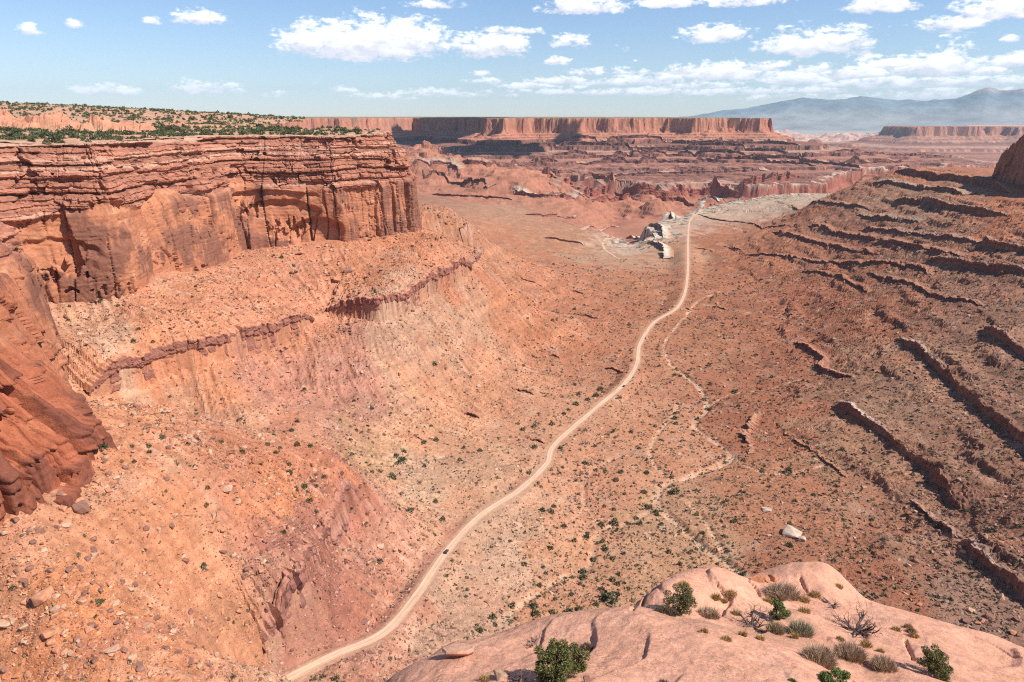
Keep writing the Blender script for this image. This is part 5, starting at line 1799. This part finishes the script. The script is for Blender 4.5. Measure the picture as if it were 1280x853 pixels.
for (px, py, w, h, lab, cols) in [
        (978, 745, 52, 24, 'grey brown brush clump at the foot of the far dome', GREYS),
        (885, 772, 34, 20, 'grey brown brush right of the olive juniper', GREYS),
        (832, 767, 36, 13, 'dark low twigs standing for the shadow left of the olive juniper', [(.11, .085, .06), (.15, .11, .07)]),  # dark twigs laid in as the olive juniper's shadow
        (1000, 792, 38, 24, 'grey green brush right of the bright green bush', [(.28, .25, .16), (.35, .30, .20), (.22, .19, .13)]),
        (968, 790, 26, 20, 'straw coloured brush under the bright green bush', [(.33, .25, .15), (.27, .20, .13)]),
        (1022, 828, 52, 30, 'large grey brush, left half of the front brush row', GREYS),
        (1062, 822, 46, 28, 'large grey brush, middle of the front brush row', GREYS),
        (1104, 835, 38, 22, 'grey brown brush at the right end of the front brush row', GREYS),
        (733, 812, 22, 13, 'small reddish brown bush alone on the near dome', [(.17, .11, .08), (.22, .145, .10)]),
        (829, 856, 20, 9, 'small rusty brush at the bottom edge of the near dome', [(.28, .16, .10), (.22, .13, .08)]),
        (1139, 790, 13, 9, 'small brown bush on the right shoulder of the slickrock', [(.2, .14, .1)]),
        (990, 852, 14, 6, 'tiny green plant at the bottom edge beside the bright juniper', [(.14, .15, .05)])]:
    p = fgp_(px, py)
    brush('brush', lab, p, pxsize(p, w) * .85, pxsize(p, h) * .74, [tuple(1.15 * v for v in c) for c in cols], int(300 + w * 30), wid=.014)
# straw grass tufts
tufts = [(863, 752), (905, 752), (920, 768), (1005, 752), (993, 797), (928, 795), (908, 800), (1030, 812), (1100, 815), (1142, 796), (855, 732), (1048, 734), (1005, 765), (960, 752), (1120, 788), (1050, 800), (632, 846), (914, 743), (1082, 808), (1135, 784), (895, 748), (1018, 745), (880, 790), (950, 800), (605, 851), (724, 838)]
for (px, py) in tufts:
    p = fgp_(px, py)
    brush('grass_tuft', 'small straw yellow grass tuft on the pink slickrock', p, pxsize(p, RNG.uniform(9, 17)), pxsize(p, RNG.uniform(6, 11)), [(.42, .28, .11), (.50, .35, .15), (.34, .22, .09)], 320, 'grass tufts on the slickrock', 'grass', .012)


# ---- angular rocks
def hull(seed, n=13, box=(1, .8, .6)):
    g = np.random.default_rng(seed)
    bm = bmesh.new()
    for k in range(n):
        q = g.uniform(-.5, .5, 3)
        q /= np.abs(q).max() ** .75 * 2 ** .75 + 1e-6
        bm.verts.new((q[0] * box[0], q[1] * box[1], q[2] * box[2]))
    bmesh.ops.convex_hull(bm, input=bm.verts)
    for v in [v for v in bm.verts if not v.link_faces]:
        bm.verts.remove(v)
    bmesh.ops.triangulate(bm, faces=bm.faces)
    bm.verts.index_update()
    V = np.array([v.co[:] for v in bm.verts], float)
    F = np.array([[v.index for v in f.verts] for f in bm.faces])
    bm.free()
    return V, F


PROTO = [hull(s, 9 + s % 4, (1, random.uniform(.6, .95), random.uniform(.4, .8))) for s in range(9)]


def rot_mats(n):
    a, t = RNG.uniform(0, 6.283, n), RNG.normal(0, .35, n)
    ca, sa_, ct, st = np.cos(a), np.sin(a), np.cos(t), np.sin(t)
    z = np.zeros(n)
    o = np.ones(n)
    Rz = np.stack([np.stack([ca, -sa_, z], 1), np.stack([sa_, ca, z], 1), np.stack([z, z, o], 1)], 1)
    Rx = np.stack([np.stack([o, z, z], 1), np.stack([z, ct, -st], 1), np.stack([z, st, ct], 1)], 1)
    return Rz @ Rx


def scatter_mesh(name, pos, size, col, protos, mat, kind, label, smooth=False):
    Vs, Fs, Cs, o = [], [], [], 0
    pick = RNG.integers(0, len(protos), len(pos))
    for k, (V, F) in enumerate(protos):
        m = pick == k
        n = int(m.sum())
        if n == 0:
            continue
        W = np.einsum('nij,vj->nvi', rot_mats(n), V) * size[m][:, None, None] + pos[m][:, None]
        Vs.append(W.reshape(-1, 3))
        Fs.append((F[None] + (np.arange(n) * len(V))[:, None, None]).reshape(-1, 3) + o)
        Cs.append(np.repeat(col[m], len(V), 0))
        o += n * len(V)
    return mesh_np(name, np.vstack(Vs), np.vstack(Fs), np.vstack(Cs), mat, smooth, kind=kind, label=label)


def project(P):
    d = P[:, 1] * _cp - P[:, 2] * _sp
    b = (P[:, 1] * _sp + P[:, 2] * _cp) / d
    return 640 + 853 * P[:, 0] / d, 426.5 - 853 * b, d


# picture-even scatter over the land: az uniform, depression even
def sample_land(n, r0, r1, power=1.0):
    a = np.radians(RNG.uniform(-44, 42, n))
    d0, d1 = math.atan(290 / r0), math.atan(290 / r1)
    r = 290 / np.tan(RNG.uniform(min(d0, d1), max(d0, d1), n))
    return r * np.sin(a), r * np.cos(a), r


poly_in = [tuple(p) for p in RIM_XY[::max(1, int(8 / DS))]] + poly[-8:]
wall_poly = [tuple(p[:2]) for p in wp[::max(1, int(6 / DS))]] + [(-420, 1300), (-900, 2300), (-3000, 2500), (-3000, 60)]
Xs, Ys, Rs = sample_land(int(700000 / Q), 190, 1500)
Zs, ps = height(Xs, Ys, True)
ok = ~inside(Xs, Ys, wall_poly) & (ps['dr'] > 6)
talus = sst(-235, -200, ps['base']) * (1 - ps['right'])
clus = sst(-.35, .5, fbm(Xs / 45, Ys / 45, 4, 501))
den = .30 + .75 * talus * (.35 + .65 * sst(260, 420, Rs)) * (.25 + .75 * clus) + .75 * ps['right'] * clus + .6 * sst(.25, .6, ps['sl']) * clus + .25 * sst(.1, .5, fbm(Xs / 22, Ys / 22, 3, 505))
for q, wd, dp in wash_xy:
    dd, _ = near_dist(Xs, Ys, q, 12)
    den = den * (.2 + .8 * sst(wd, wd + 4, dd))
ok &= RNG.random(len(Xs)) < den * .62
Xs, Ys, Zs, Rs = Xs[ok], Ys[ok], Zs[ok], Rs[ok]
rt = ps['right'][ok]
sz = np.minimum((.30 + Rs * .00125) * (RNG.pareto(2.4, len(Xs)) * .62 + .62), 1.6 + Rs * .0042)
# heaps of blocks below the ledges
bx, by, bs = [], [], []
for li_, (P, N) in enumerate(LP):
    if math.hypot(P[0, 0], P[0, 1]) > 1700:
        continue
    n = int(len(P) * 2.2 * Q)
    i = RNG.integers(0, len(P), n)
    off = RNG.exponential(9, n) + 1.0
    off = np.where(RNG.random(n) < .2, -RNG.uniform(1, 12, n), off)
    gate = RNG.random(n) < sst(-.4, .4, n2(P[i, 0] / 30, P[i, 1] / 30, 511 + li_)) * .8 + .1
    bx.append((P[i, 0] + N[i, 0] * off + RNG.normal(0, 2, n))[gate])
    by.append((P[i, 1] + N[i, 1] * off)[gate])
    bs.append((.5 + np.minimum(RNG.pareto(2.0, n), 5) * .75)[gate])
bx, by, bs = map(np.concatenate, (bx, by, bs))
# jumbles seen in the picture: px, py, radius, how many, size
for (px, py, rr_, n, s_) in [(440, 690, 14, 200, 1.5), (410, 650, 12, 150, 1.2), (460, 740, 14, 160, 1.4), (1170, 715, 14, 220, 1.7), (1240, 770, 16, 200, 2.0), (540, 420, 22, 160, 1.5), (560, 440, 20, 140, 1.5), (640, 590, 18, 120, 1.1), (720, 590, 10, 70, 1.5),
                             (640, 660, 14, 120, 1.2), (990, 670, 5, 8, 2.0), (700, 470, 20, 80, 1.2), (480, 500, 24, 160, 1.3), (1000, 640, 40, 120, .9), (820, 300, 60, 420, 2.4), (875, 262, 60, 500, 3.2), (900, 254, 90, 700, 3.4), (950, 248, 120, 900, 3.6), (1000, 244, 120, 500, 3.6), (1140, 640, 14, 90, 1.2), (500, 780, 12, 120, 1.1), (300, 545, 22, 120, 1.2), (420, 800, 8, 60, 1.0),
                             (10, 350, 16, 60, 3.0), (430, 350, 22, 60, 2.2), (340, 340, 22, 70, 1.6), (560, 790, 12, 140, .9)]:
    h_ = hit(px, py)
    if h_ is None:
        continue
    bx = np.concatenate([bx, RNG.normal(h_.x, rr_, n)])
    by = np.concatenate([by, RNG.normal(h_.y, rr_, n)])
    bs = np.concatenate([bs, s_ * (.45 + np.minimum(RNG.pareto(2.4, n), 4) * .6)])
dr_b, _ = near_dist(bx, by, road_pts[:, :2], 20)
m = (dr_b > 7) & ~inside(bx, by, wall_poly)
bx, by, bs = bx[m], by[m], bs[m]
rt = np.concatenate([rt, sst(60, 420, bx + .12 * (by - 600))])
Xs, Ys, sz = np.concatenate([Xs, bx]), np.concatenate([Ys, by]), np.concatenate([sz, bs])
Zs = height(Xs, Ys)
sc_col = soil(Xs, Ys)
k = RNG.random(len(Xs))
tint = np.where(k[:, None] < .34, sc_col * .5 + A3((.50, .345, .245)) * .5, np.where(k[:, None] < .62, sc_col * 1.0, np.where(k[:, None] < .80, sc_col * .70, sc_col * .2 + A3((.15, .075, .055)) * .8)))
tint = tint * (1 - rt[:, None] * .18) * RNG.uniform(.82, 1.2, (len(Xs), 1))
pos = np.stack([Xs, Ys, Zs + sz * .08], 1)
qx, qy, qd = project(pos)
vis = (qx > 2) & (qx < 1278) & (qy > 160) & (qy < 850)
# hidden by the slickrock?
fgtop = np.interp(qx, [c[0] for c in CREST], [c[1] for c in CREST])
vis &= ~((qx > 470) & (qy > fgtop - 3))
rank = np.argsort(-np.where(vis, sz / qd, 0))
big, rest = rank[:290], rank[290:]
M_ROCK = rock_material('loose_rock', scales=((.6, .15), (3, .2)), bump=.5, bump_scale=2.0, bdist=.2)
scatter_mesh('scree', pos[rest], sz[rest], tint[rest], PROTO, M_ROCK, 'stuff', 'loose angular rocks strewn over the slopes')
print('scree', len(rest))


def proto_mesh(name, seed, n=22):
    V, F = hull(seed, n, (1, random.uniform(.65, .95), random.uniform(.5, .85)))
    me = bpy.data.meshes.new(name)
    me.from_pydata([tuple(v) for v in V], [], [tuple(f) for f in F])
    bm = bmesh.new()
    bm.from_mesh(me)
    bmesh.ops.dissolve_limit(bm, angle_limit=rad(12), verts=bm.verts, edges=bm.edges)
    bmesh.ops.bevel(bm, geom=list(bm.edges), offset=.03, segments=1, affect='EDGES')
    bm.to_mesh(me)
    bm.free()
    return me


def rock_flat(name, c):
    return rock_material(name, scales=((.5, .2), (2.5, .25)), bump=.6, bump_scale=1.6, attr=False, base=c, bdist=.25)


BM_ = {'tan': rock_flat('tan_rock', (.48, .29, .19)), 'orange': rock_flat('orange_rock', (.45, .205, .115)), 'brown': rock_flat('brown_rock', (.25, .125, .09)), 'pale': rock_flat('pale_rock', (.45, .345, .26))}
protos = {}
for cname, m_ in BM_.items():
    protos[cname] = []
    for s_ in range(5):
        me = proto_mesh('boulder', 100 + s_ * 7 + len(cname))
        me.materials.append(m_)
        protos[cname].append(me)


def boulder(cname, loc, size, label, group=None, rz=None, flat=1.0, name='boulder'):
    me = protos[cname][RNG.integers(0, 5)]
    o = bpy.data.objects.new(name, me)
    o.location = loc
    o.scale = (size, size * RNG.uniform(.8, 1.1), size * flat)
    o.rotation_euler = (RNG.normal(0, .2), RNG.normal(0, .2), RNG.uniform(0, 6.28) if rz is None else rz)
    COL.objects.link(o)
    return tag(o, label, 'boulder', group)


for i in big:
    c = tint[i]
    nm = 'brown' if c[0] < .27 else ('pale' if (c[2] > .22 and qx[i] > 700) else ('tan' if c[2] > .15 else 'orange'))
    if qx[i] < 460 and qy[i] > 560:
        where = 'the orange slope at lower left'
    elif qx[i] < 620:
        where = 'the slope below the left cliff'
    elif qx[i] > 940:
        where = 'the ledgy ground to the right'
    else:
        where = 'the valley floor beside the road'
    boulder(nm, tuple(pos[i]), sz[i] * 1.05, f'angular {nm} boulder among many on {where}', f'{nm} boulders on {where}')
for (px, py, w, nm, lab, fl) in [
        (53, 748, 24, 'orange', 'largest orange boulder on the near left slope', .9), (62, 793, 18, 'orange', 'tall pointed orange boulder below the largest one', 1.0), (101, 637, 24, 'brown', 'brownish boulder with a shrub beside it below the buttress', .7),
        (326, 668, 18, 'orange', 'leaning orange block perched above the purple band', 1.1), (285, 613, 16, 'tan', 'flat tan slab lying high on the orange slope', .5), (8, 780, 18, 'tan', 'tan slab at the left edge of the view', .5), (140, 815, 18, 'tan', 'wedge of tan rock low on the orange slope', .6),
        (990, 668, 22, 'pale', 'big pale boulder alone among shrubs on the right flat', .8), (1000, 674, 14, 'pale', 'smaller pale boulder touching the big pale one', .7), (958, 638, 13, 'pale', 'pale flat boulder above the big pale pair', .5),
        (421, 352, 13, 'orange', 'square orange block on the talus below the cliff nose', .9), (435, 340, 12, 'brown', 'dark block on the talus beside the square orange one', .8), (375, 318, 12, 'orange', 'orange block at the foot of the cliff recess', .7)]:
    p = hit(px, py)
    if p is not None:
        s_ = pxsize(p, w)
        boulder(nm, p + Vector((0, 0, s_ * .12)), s_, lab, flat=fl)

# overhanging slab and loose stones on the slickrock
def slab():
    p = fgp_(572, 822)
    bm = bmesh.new()
    w, d, h = pxsize(p, 40), pxsize(p, 40) * .55, .34
    outl = [(-.5, -.05), (-.38, -.4), (-.05, -.5), (.3, -.42), (.52, -.15), (.48, .2), (.2, .42), (-.2, .45), (-.44, .25)]
    lo = [bm.verts.new((x * w * .8 + .1, y * d * .7 + .12, 0)) for x, y in outl]
    mi = [bm.verts.new((x * w, y * d, h * .45 + .03 * random.uniform(-1, 1))) for x, y in outl]
    hi = [bm.verts.new((x * w * .93, y * d * .9, h * (.8 + .12 * x) + .05 * random.uniform(-1, 1))) for x, y in outl]
    for a, b in ((lo, mi), (mi, hi)):
        for k in range(9):
            bm.faces.new((a[k], a[(k + 1) % 9], b[(k + 1) % 9], b[k]))
    bm.faces.new(hi)
    bm.faces.new(lo[::-1])
    bmesh.ops.bevel(bm, geom=list(bm.edges), offset=.02, segments=1, affect='EDGES')
    me = bpy.data.meshes.new('rock_slab')
    bm.to_mesh(me)
    bm.free()
    me.materials.append(rock_material('slab_rock', scales=((2, .12), (9, .18)), bump=.6, bump_scale=5, attr=False, base=(.46, .25, .17), bdist=.08))
    o = bpy.data.objects.new('rock_slab', me)
    o.location = p + Vector((0, 0, .12))
    o.rotation_euler = (-.30, .06, .1)
    COL.objects.link(o)
    tag(o, 'thin overhanging rock slab casting a black shadow on the slickrock edge', 'rock')


slab()
p = fgp_(625, 848)
boulder('tan', p + Vector((0, 0, .08)), pxsize(p, 24), 'pale loose stone with a grass tuft at the bottom edge', flat=.6, name='stone')
p = fgp_(734, 853)
boulder('brown', p + Vector((0, 0, .05)), pxsize(p, 14), 'small dark stone at the bottom edge right of the juniper', flat=.6, name='stone')
for i, (px, w) in enumerate([(948, 20), (958, 16), (966, 13)]):
    p = fgp_(px, 727 - i)
    boulder('orange', p + Vector((0, 0, .1)), pxsize(p, w), ['dark rounded block at the left foot of the far dome', 'middle rounded block at the left foot of the far dome', 'right rounded block at the left foot of the far dome'][i], flat=1.2, name='block')

# ---- desert shrubs on the land
def shrub_proto(seed, n=70, low=False):
    g = np.random.default_rng(seed)
    v = g.normal(0, 1, (n, 3))
    v /= np.linalg.norm(v, axis=1, keepdims=True)
    v[:, 2] = np.abs(v[:, 2])
    q = v * g.uniform(.35, 1, (n, 1)) ** .5 * np.array((.5, .5, .62)) * (1 + .25 * np.sin(3 * np.arctan2(v[:, 1], v[:, 0]) + seed))[:, None]
    a = v + g.normal(0, .6, (n, 3))
    a /= np.linalg.norm(a, axis=1, keepdims=True)
    b = np.cross(a, g.normal(0, 1, (n, 3)))
    b /= np.linalg.norm(b, axis=1, keepdims=True)
    s = g.uniform(.14, .34, (n, 1)) * (70 / n) ** .5
    tri = np.stack([q - b * s * .6, q + b * s * .6, q + a * s], 1)
    return tri.reshape(-1, 3), np.arange(3 * n).reshape(-1, 3)


SH_LOW = [shrub_proto(s, 34) for s in range(4)]
SHC = [(.085, .095, .04), (.11, .115, .05), (.065, .07, .035), (.14, .135, .07), (.19, .16, .10), (.17, .165, .11)]
# spots taken from the picture (px, py, width px)
SHP = [(888, 480, 7), (880, 500, 8), (884, 512, 8), (872, 524, 7), (850, 470, 6), (845, 462, 6), (1080, 560, 6), (752, 737, 10), (757, 748, 9), (735, 765, 10), (772, 730, 9), (668, 758, 12), (670, 768, 13), (640, 757, 11), (616, 772, 11), (600, 788, 10), (690, 765, 10), (694, 770, 9), (724, 762, 11), (712, 765, 10),
       (742, 700, 9), (733, 672, 10), (718, 676, 8), (766, 698, 9), (757, 687, 10), (705, 658, 9), (688, 685, 8), (690, 640, 8), (655, 705, 8), (812, 634, 9), (800, 655, 9), (795, 648, 8), (805, 615, 9), (770, 600, 8), (776, 590, 8), (820, 640, 8), (836, 690, 8), (850, 705, 7), (864, 720, 8),
       (745, 495, 9), (720, 505, 9), (735, 500, 8), (690, 530, 9), (668, 533, 8), (654, 537, 8), (705, 517, 7), (750, 487, 8), (775, 497, 6), (545, 550, 8), (530, 553, 8), (505, 565, 8), (495, 570, 8), (465, 590, 8), (475, 590, 7), (490, 593, 7), (575, 575, 7), (600, 563, 7), (580, 560, 7),
       (196, 532, 8), (203, 547, 9), (186, 558, 8), (187, 565, 7), (245, 518, 7), (165, 558, 7), (276, 553, 8), (235, 555, 7), (303, 565, 9), (372, 556, 9), (388, 558, 8), (335, 556, 7), (300, 524, 7), (365, 538, 8), (372, 527, 7), (345, 566, 8), (350, 560, 7), (362, 592, 10), (381, 608, 10), (386, 627, 10), (370, 612, 8), (395, 608, 8), (258, 632, 8), (260, 610, 7), (255, 707, 9), (108, 640, 9), (168, 577, 7), (244, 583, 7), (182, 688, 6), (121, 770, 5), (94, 705, 5), (406, 596, 8), (395, 640, 7),
       (167, 427, 8), (174, 411, 6), (148, 382, 6), (86, 400, 6), (87, 383, 5), (126, 376, 7), (124, 366, 7), (342, 320, 6), (352, 322, 7), (367, 332, 6), (370, 340, 6), (112, 365, 6)]
Xv, Yv, Rv = sample_land(int(52000), 210, 1500)
Zv, pv = height(Xv, Yv, True)
cl = sst(-.05, .35, fbm(Xv / 30, Yv / 30, 4, 551)) * 1.5 + .06
den = .05 + .62 * sst(-60, 120, Xv) * (1 - sst(-285, -240, pv['base']) * .35) * (.3 + .7 * cl) * (1 - .55 * sst(700, 1200, Rv))
den = den + .22 * sst(-30, -90, Xv) * sst(-225, -250, pv['base']) * cl
for q, wd, dp in wash_xy:
    dd, _ = near_dist(Xv, Yv, q, 24)
    den = den + .5 * (1 - sst(4, 16, dd)) * sst(wd * .5, wd, dd)
okv = (RNG.random(len(Xv)) < den * .42) & ~inside(Xv, Yv, wall_poly) & (pv['dr'] > 6)
Xv, Yv = Xv[okv], Yv[okv]
szv = np.exp(RNG.normal(math.log(.98), .58, len(Xv))) * (1 + np.hypot(Xv, Yv) / 2500)
lx, ly, ls = [], [], []
for (px, py, w) in SHP:
    p = hit(px, py + 1)
    if p is not None:
        lx.append(p.x)
        ly.append(p.y)
        ls.append(pxsize(p, w) * .8)
Xv, Yv, szv = np.concatenate([Xv, lx]), np.concatenate([Yv, ly]), np.concatenate([szv, ls])
pv_ = np.stack([Xv, Yv, height(Xv, Yv) + .05], 1)
vx, vy, vd = project(pv_)
vis = (vx > 3) & (vx < 1277) & (vy < 848)
fgtop = np.interp(vx, [c[0] for c in CREST], [c[1] for c in CREST])
vis &= ~((vx > 470) & (vy > fgtop - 3))
rank = np.argsort(-np.where(vis, szv / vd, 0))
bigv, restv = rank[:270], rank[270:]
colv = A3(SHC)[RNG.integers(0, len(SHC), len(Xv))] * RNG.uniform(.75, 1.25, (len(Xv), 1))
# low sage between the shrubs
Xq, Yq, Rq = sample_land(120000, 210, 1700)
Zq, pq = height(Xq, Yq, True)
cq = sst(-.3, .35, fbm(Xq / 30, Yq / 30, 4, 561))
dq = (.10 + .55 * sst(-60, 160, Xq)) * (.25 + .75 * cq) + .3 * sst(-225, -250, pq['base']) * cq
okq = (RNG.random(len(Xq)) < dq * .5) & ~inside(Xq, Yq, wall_poly) & (pq['dr'] > 5)
Pq = np.stack([Xq, Yq, Zq + .03], 1)[okq]
sq = (.45 + Rq[okq] * .0009) * np.exp(RNG.normal(0, .3, okq.sum()))
cq_ = A3([(.20, .17, .11), (.16, .15, .09), (.13, .12, .07), (.24, .20, .13)])[RNG.integers(0, 4, len(sq))] * RNG.uniform(.8, 1.2, (len(sq), 1))
SH_MIN = [shrub_proto(70 + s, 12) for s in range(4)]
scatter_mesh('sagebrush', Pq, sq, cq_, SH_MIN, M_LEAF, 'stuff', 'fine grey green sage between the shrubs')
scatter_mesh('scrub', pv_[restv], szv[restv], colv[restv], SH_LOW, M_LEAF, 'stuff', 'small dark green desert shrubs dotting the valley')
print('scrub', len(restv))
shm = []
for s_ in range(6):
    tri, F = shrub_proto(40 + s_, 150)
    cc = np.repeat(A3(SHC)[np.random.default_rng(s_).integers(0, 3 + (s_ > 3) * 2, 150)] * RNG.uniform(.7, 1.3, (150, 1)), 3, 0)
    ob = mesh_np('desert_shrub', tri, F, cc, M_LEAF, False)
    shm.append(ob.data)
    bpy.data.objects.remove(ob)
for i in bigv:
    o = bpy.data.objects.new('desert_shrub', shm[RNG.integers(0, 6)])
    o.location = tuple(pv_[i])
    s_ = szv[i]
    o.scale = (s_, s_ * RNG.uniform(.85, 1.1), s_ * RNG.uniform(.8, 1.1))
    o.rotation_euler = (0, 0, RNG.uniform(0, 6.28))
    COL.objects.link(o)
    dw = min(near_dist(np.array([Xv[i]]), np.array([Yv[i]]), q, 30)[0][0] for q, wd, dp in wash_xy[:3])
    where = 'along the dry wash' if dw < 18 else ('on the left talus slope' if vx[i] < 440 and vy[i] > 580 else ('in the bowl below the left ledge' if vx[i] < 620 else ('on the stony right-hand flats' if vx[i] > 880 else 'on the valley floor near the road')))
    tag(o, f'low dark green desert shrub {where}', 'shrub', f'desert shrubs {where}')

# ---- junipers on the plateau
n = 80000
a = np.radians(RNG.uniform(-42, -7, n))
r = np.exp(RNG.uniform(math.log(520), math.log(3600), n))
Xp, Yp = r * np.sin(a), r * np.cos(a)
ok = inside(Xp, Yp, poly)
Xp, Yp, r = Xp[ok], Yp[ok], r[ok]
dd, _ = near_dist(Xp, Yp, RIM_XY[::4], 40)
g = (.3 + .7 * sst(-.3, .3, fbm(Xp / 60, Yp / 60, 3, 601))) * (.28 + .5 * sst(650, 950, r))
kn_ = np.zeros(len(Xp))
for (px, py, t, hx, hy, hh) in KNOB:
    x0, y0, _z = at_t(px, py, t)
    kn_ = np.maximum(kn_, np.clip(1 - ((Xp - x0) / hx) ** 2 - ((Yp - y0) / hy) ** 2, 0, 1))
ok = (RNG.random(len(Xp)) < g * .30) & (dd > 12) & (kn_ < .02)
Xp, Yp, r = Xp[ok], Yp[ok], r[ok]
sp_ = np.exp(RNG.normal(math.log(3.3), .35, len(Xp)))
pp_ = np.stack([Xp, Yp, plateau_h(Xp, Yp) - .1], 1)
jx, jy, jd = project(pp_)
rank = np.argsort(-np.where((jx > 2), sp_ / jd, 0))
nb_ = 120
colp = A3([(.085, .10, .04), (.11, .12, .05), (.07, .08, .035)])[RNG.integers(0, 3, len(Xp))] * RNG.uniform(.8, 1.3, (len(Xp), 1))
scatter_mesh('woodland', pp_[rank[nb_:]], sp_[rank[nb_:]], colp[rank[nb_:]], SH_LOW, M_LEAF, 'stuff', 'scattered dark junipers across the plateau')
for i in rank[:nb_]:
    o = bpy.data.objects.new('juniper_tree', shm[RNG.integers(0, 4)])
    o.location = tuple(pp_[i])
    s_ = sp_[i]
    o.scale = (s_ * 1.1, s_ * RNG.uniform(.95, 1.2), s_ * RNG.uniform(.9, 1.1))
    o.rotation_euler = (0, 0, RNG.uniform(0, 6.28))
    COL.objects.link(o)
    tag(o, 'dark green juniper standing on the plateau near the cliff rim', 'tree', 'junipers near the cliff rim')
print('woodland', len(Xp))


# ---- vehicles on the road
def paint(name, c, rough=.3, metal=0.0):
    m = bpy.data.materials.new(name)
    m.use_nodes = True
    nt = m.node_tree
    b = nt.nodes['Principled BSDF']
    n = nd(nt, 'ShaderNodeTexNoise')
    n.inputs['Scale'].default_value = 2.5
    n.inputs['Detail'].default_value = 5
    tc = nd(nt, 'ShaderNodeTexCoord')
    lk(nt, tc.outputs['Object'], n.inputs['Vector'])
    lk(nt, mixc(nt, mth(nt, 'MULTIPLY', n.outputs[0], .35), c, (.20, .13, .09)), b.inputs['Base Color'])
    b.inputs['Roughness'].default_value = rough
    b.inputs['Metallic'].default_value = metal
    return m


def poly_prism(prof, hw, hw_top, ztop):
    """side profile (x, z) pulled across; narrower towards the top"""
    bm = bmesh.new()
    zs = [p[1] for p in prof]
    def wd(z):
        t = max(0, (z - 1.0) / (ztop - 1.0))
        return hw + (hw_top - hw) * t
    L = [bm.verts.new((x, wd(z), z)) for x, z in prof]
    R = [bm.verts.new((x, -wd(z), z)) for x, z in prof]
    n = len(prof)
    for k in range(n):
        bm.faces.new((L[k], L[(k + 1) % n], R[(k + 1) % n], R[k]))
    bm.faces.new(L[::-1])
    bm.faces.new(R)
    bmesh.ops.recalc_face_normals(bm, faces=bm.faces)
    return bm


def link_bm(name, bm, mat, parent, bev=0.0):
    if bev:
        bmesh.ops.bevel(bm, geom=list(bm.edges), offset=bev, segments=2, affect='EDGES')
    me = bpy.data.meshes.new(name)
    bm.to_mesh(me)
    bm.free()
    me.materials.append(mat)
    o = bpy.data.objects.new(name, me)
    o.parent = parent
    COL.objects.link(o)
    return o


def car(px, py, label, body_c):
    p = hit(px, py)
    i = int(np.argmin(np.hypot(road_pts[:, 0] - p.x, road_pts[:, 1] - p.y)))
    t = road_pts[min(i + 2, len(road_pts) - 1)] - road_pts[i - 2]
    r = empty('parked_car', (p.x, p.y, float(height(np.array([p.x]), np.array([p.y]))[0]) + .2), math.atan2(t[1], t[0]))
    r.name = 'car'
    tag(r, label, 'car')
    mp, mg, mt = paint('dark_paint', body_c), paint('window_glass', (.02, .025, .03), .08), paint('tyre_rubber', (.02, .02, .02), .9)
    body = [(-2.35, .45), (-2.4, .95), (-2.3, 1.12), (-1.0, 1.1), (1.0, 1.08), (2.1, 1.02), (2.38, .85), (2.35, .4)]
    b = link_bm('body', poly_prism(body, .95, .95, 1.2), mp, r, .05)
    cab = [(-2.28, 1.10), (-2.1, 1.78), (-1.8, 1.84), (.15, 1.82), (.95, 1.09)]
    link_bm('cabin', poly_prism(cab, .92, .70, 1.84), mp, r, .04)
    for sgn in (-1, 1):
        bm = bmesh.new()
        q = [(-2.0, 1.16), (-1.9, 1.66), (.05, 1.66), (.70, 1.16)]
        vv = [bm.verts.new((x, sgn * (.93 - .28 * (z - 1.0) / .84), z)) for x, z in q]
        vb = [bm.verts.new((x, sgn * (.90 - .28 * (z - 1.0) / .84), z)) for x, z in q]
        bm.faces.new(vv if sgn < 0 else vv[::-1])
        for k in range(4):
            bm.faces.new((vv[k], vv[(k + 1) % 4], vb[(k + 1) % 4], vb[k]))
        bmesh.ops.recalc_face_normals(bm, faces=bm.faces)
        link_bm('window', bm, mg, r)
    bm = bmesh.new()
    vv = [bm.verts.new(c) for c in ((.98, -.74, 1.13), (.98, .74, 1.13), (.27, .62, 1.75), (.27, -.62, 1.75), (.94, -.74, 1.11), (.94, .74, 1.11), (.23, .62, 1.73), (.23, -.62, 1.73))]
    for f in ((0, 1, 2, 3), (7, 6, 5, 4), (0, 4, 5, 1), (1, 5, 6, 2), (2, 6, 7, 3), (3, 7, 4, 0)):
        bm.faces.new([vv[k] for k in f])
    link_bm('windscreen', bm, mg, r)
    for sx in (-1.45, 1.45):
        for sy in (-.86, .86):
            bm = bmesh.new()
            bmesh.ops.create_cone(bm, cap_ends=True, segments=20, radius1=.39, radius2=.39, depth=.27, matrix=Matrix.Translation((sx, sy, .39)) @ Matrix.Rotation(rad(90), 4, 'X'))
            link_bm('wheel', bm, mt, r, .03)
    for sy in (-.68, .68):
        bm = bmesh.new()
        bmesh.ops.create_cube(bm, size=1, matrix=Matrix.Translation((2.34, sy, .84)) @ Matrix.Diagonal((.1, .34, .16, 1)))
        link_bm('headlight', bm, paint('lamp_glass', (.6, .6, .6), .1), r, .02)
    return r


car(558, 691, 'dark four-wheel-drive car driving up the pale dirt road', (.015, .017, .022))
car(780, 483.5, 'tiny dark car far off on the dirt road where it bends', (.02, .02, .025))
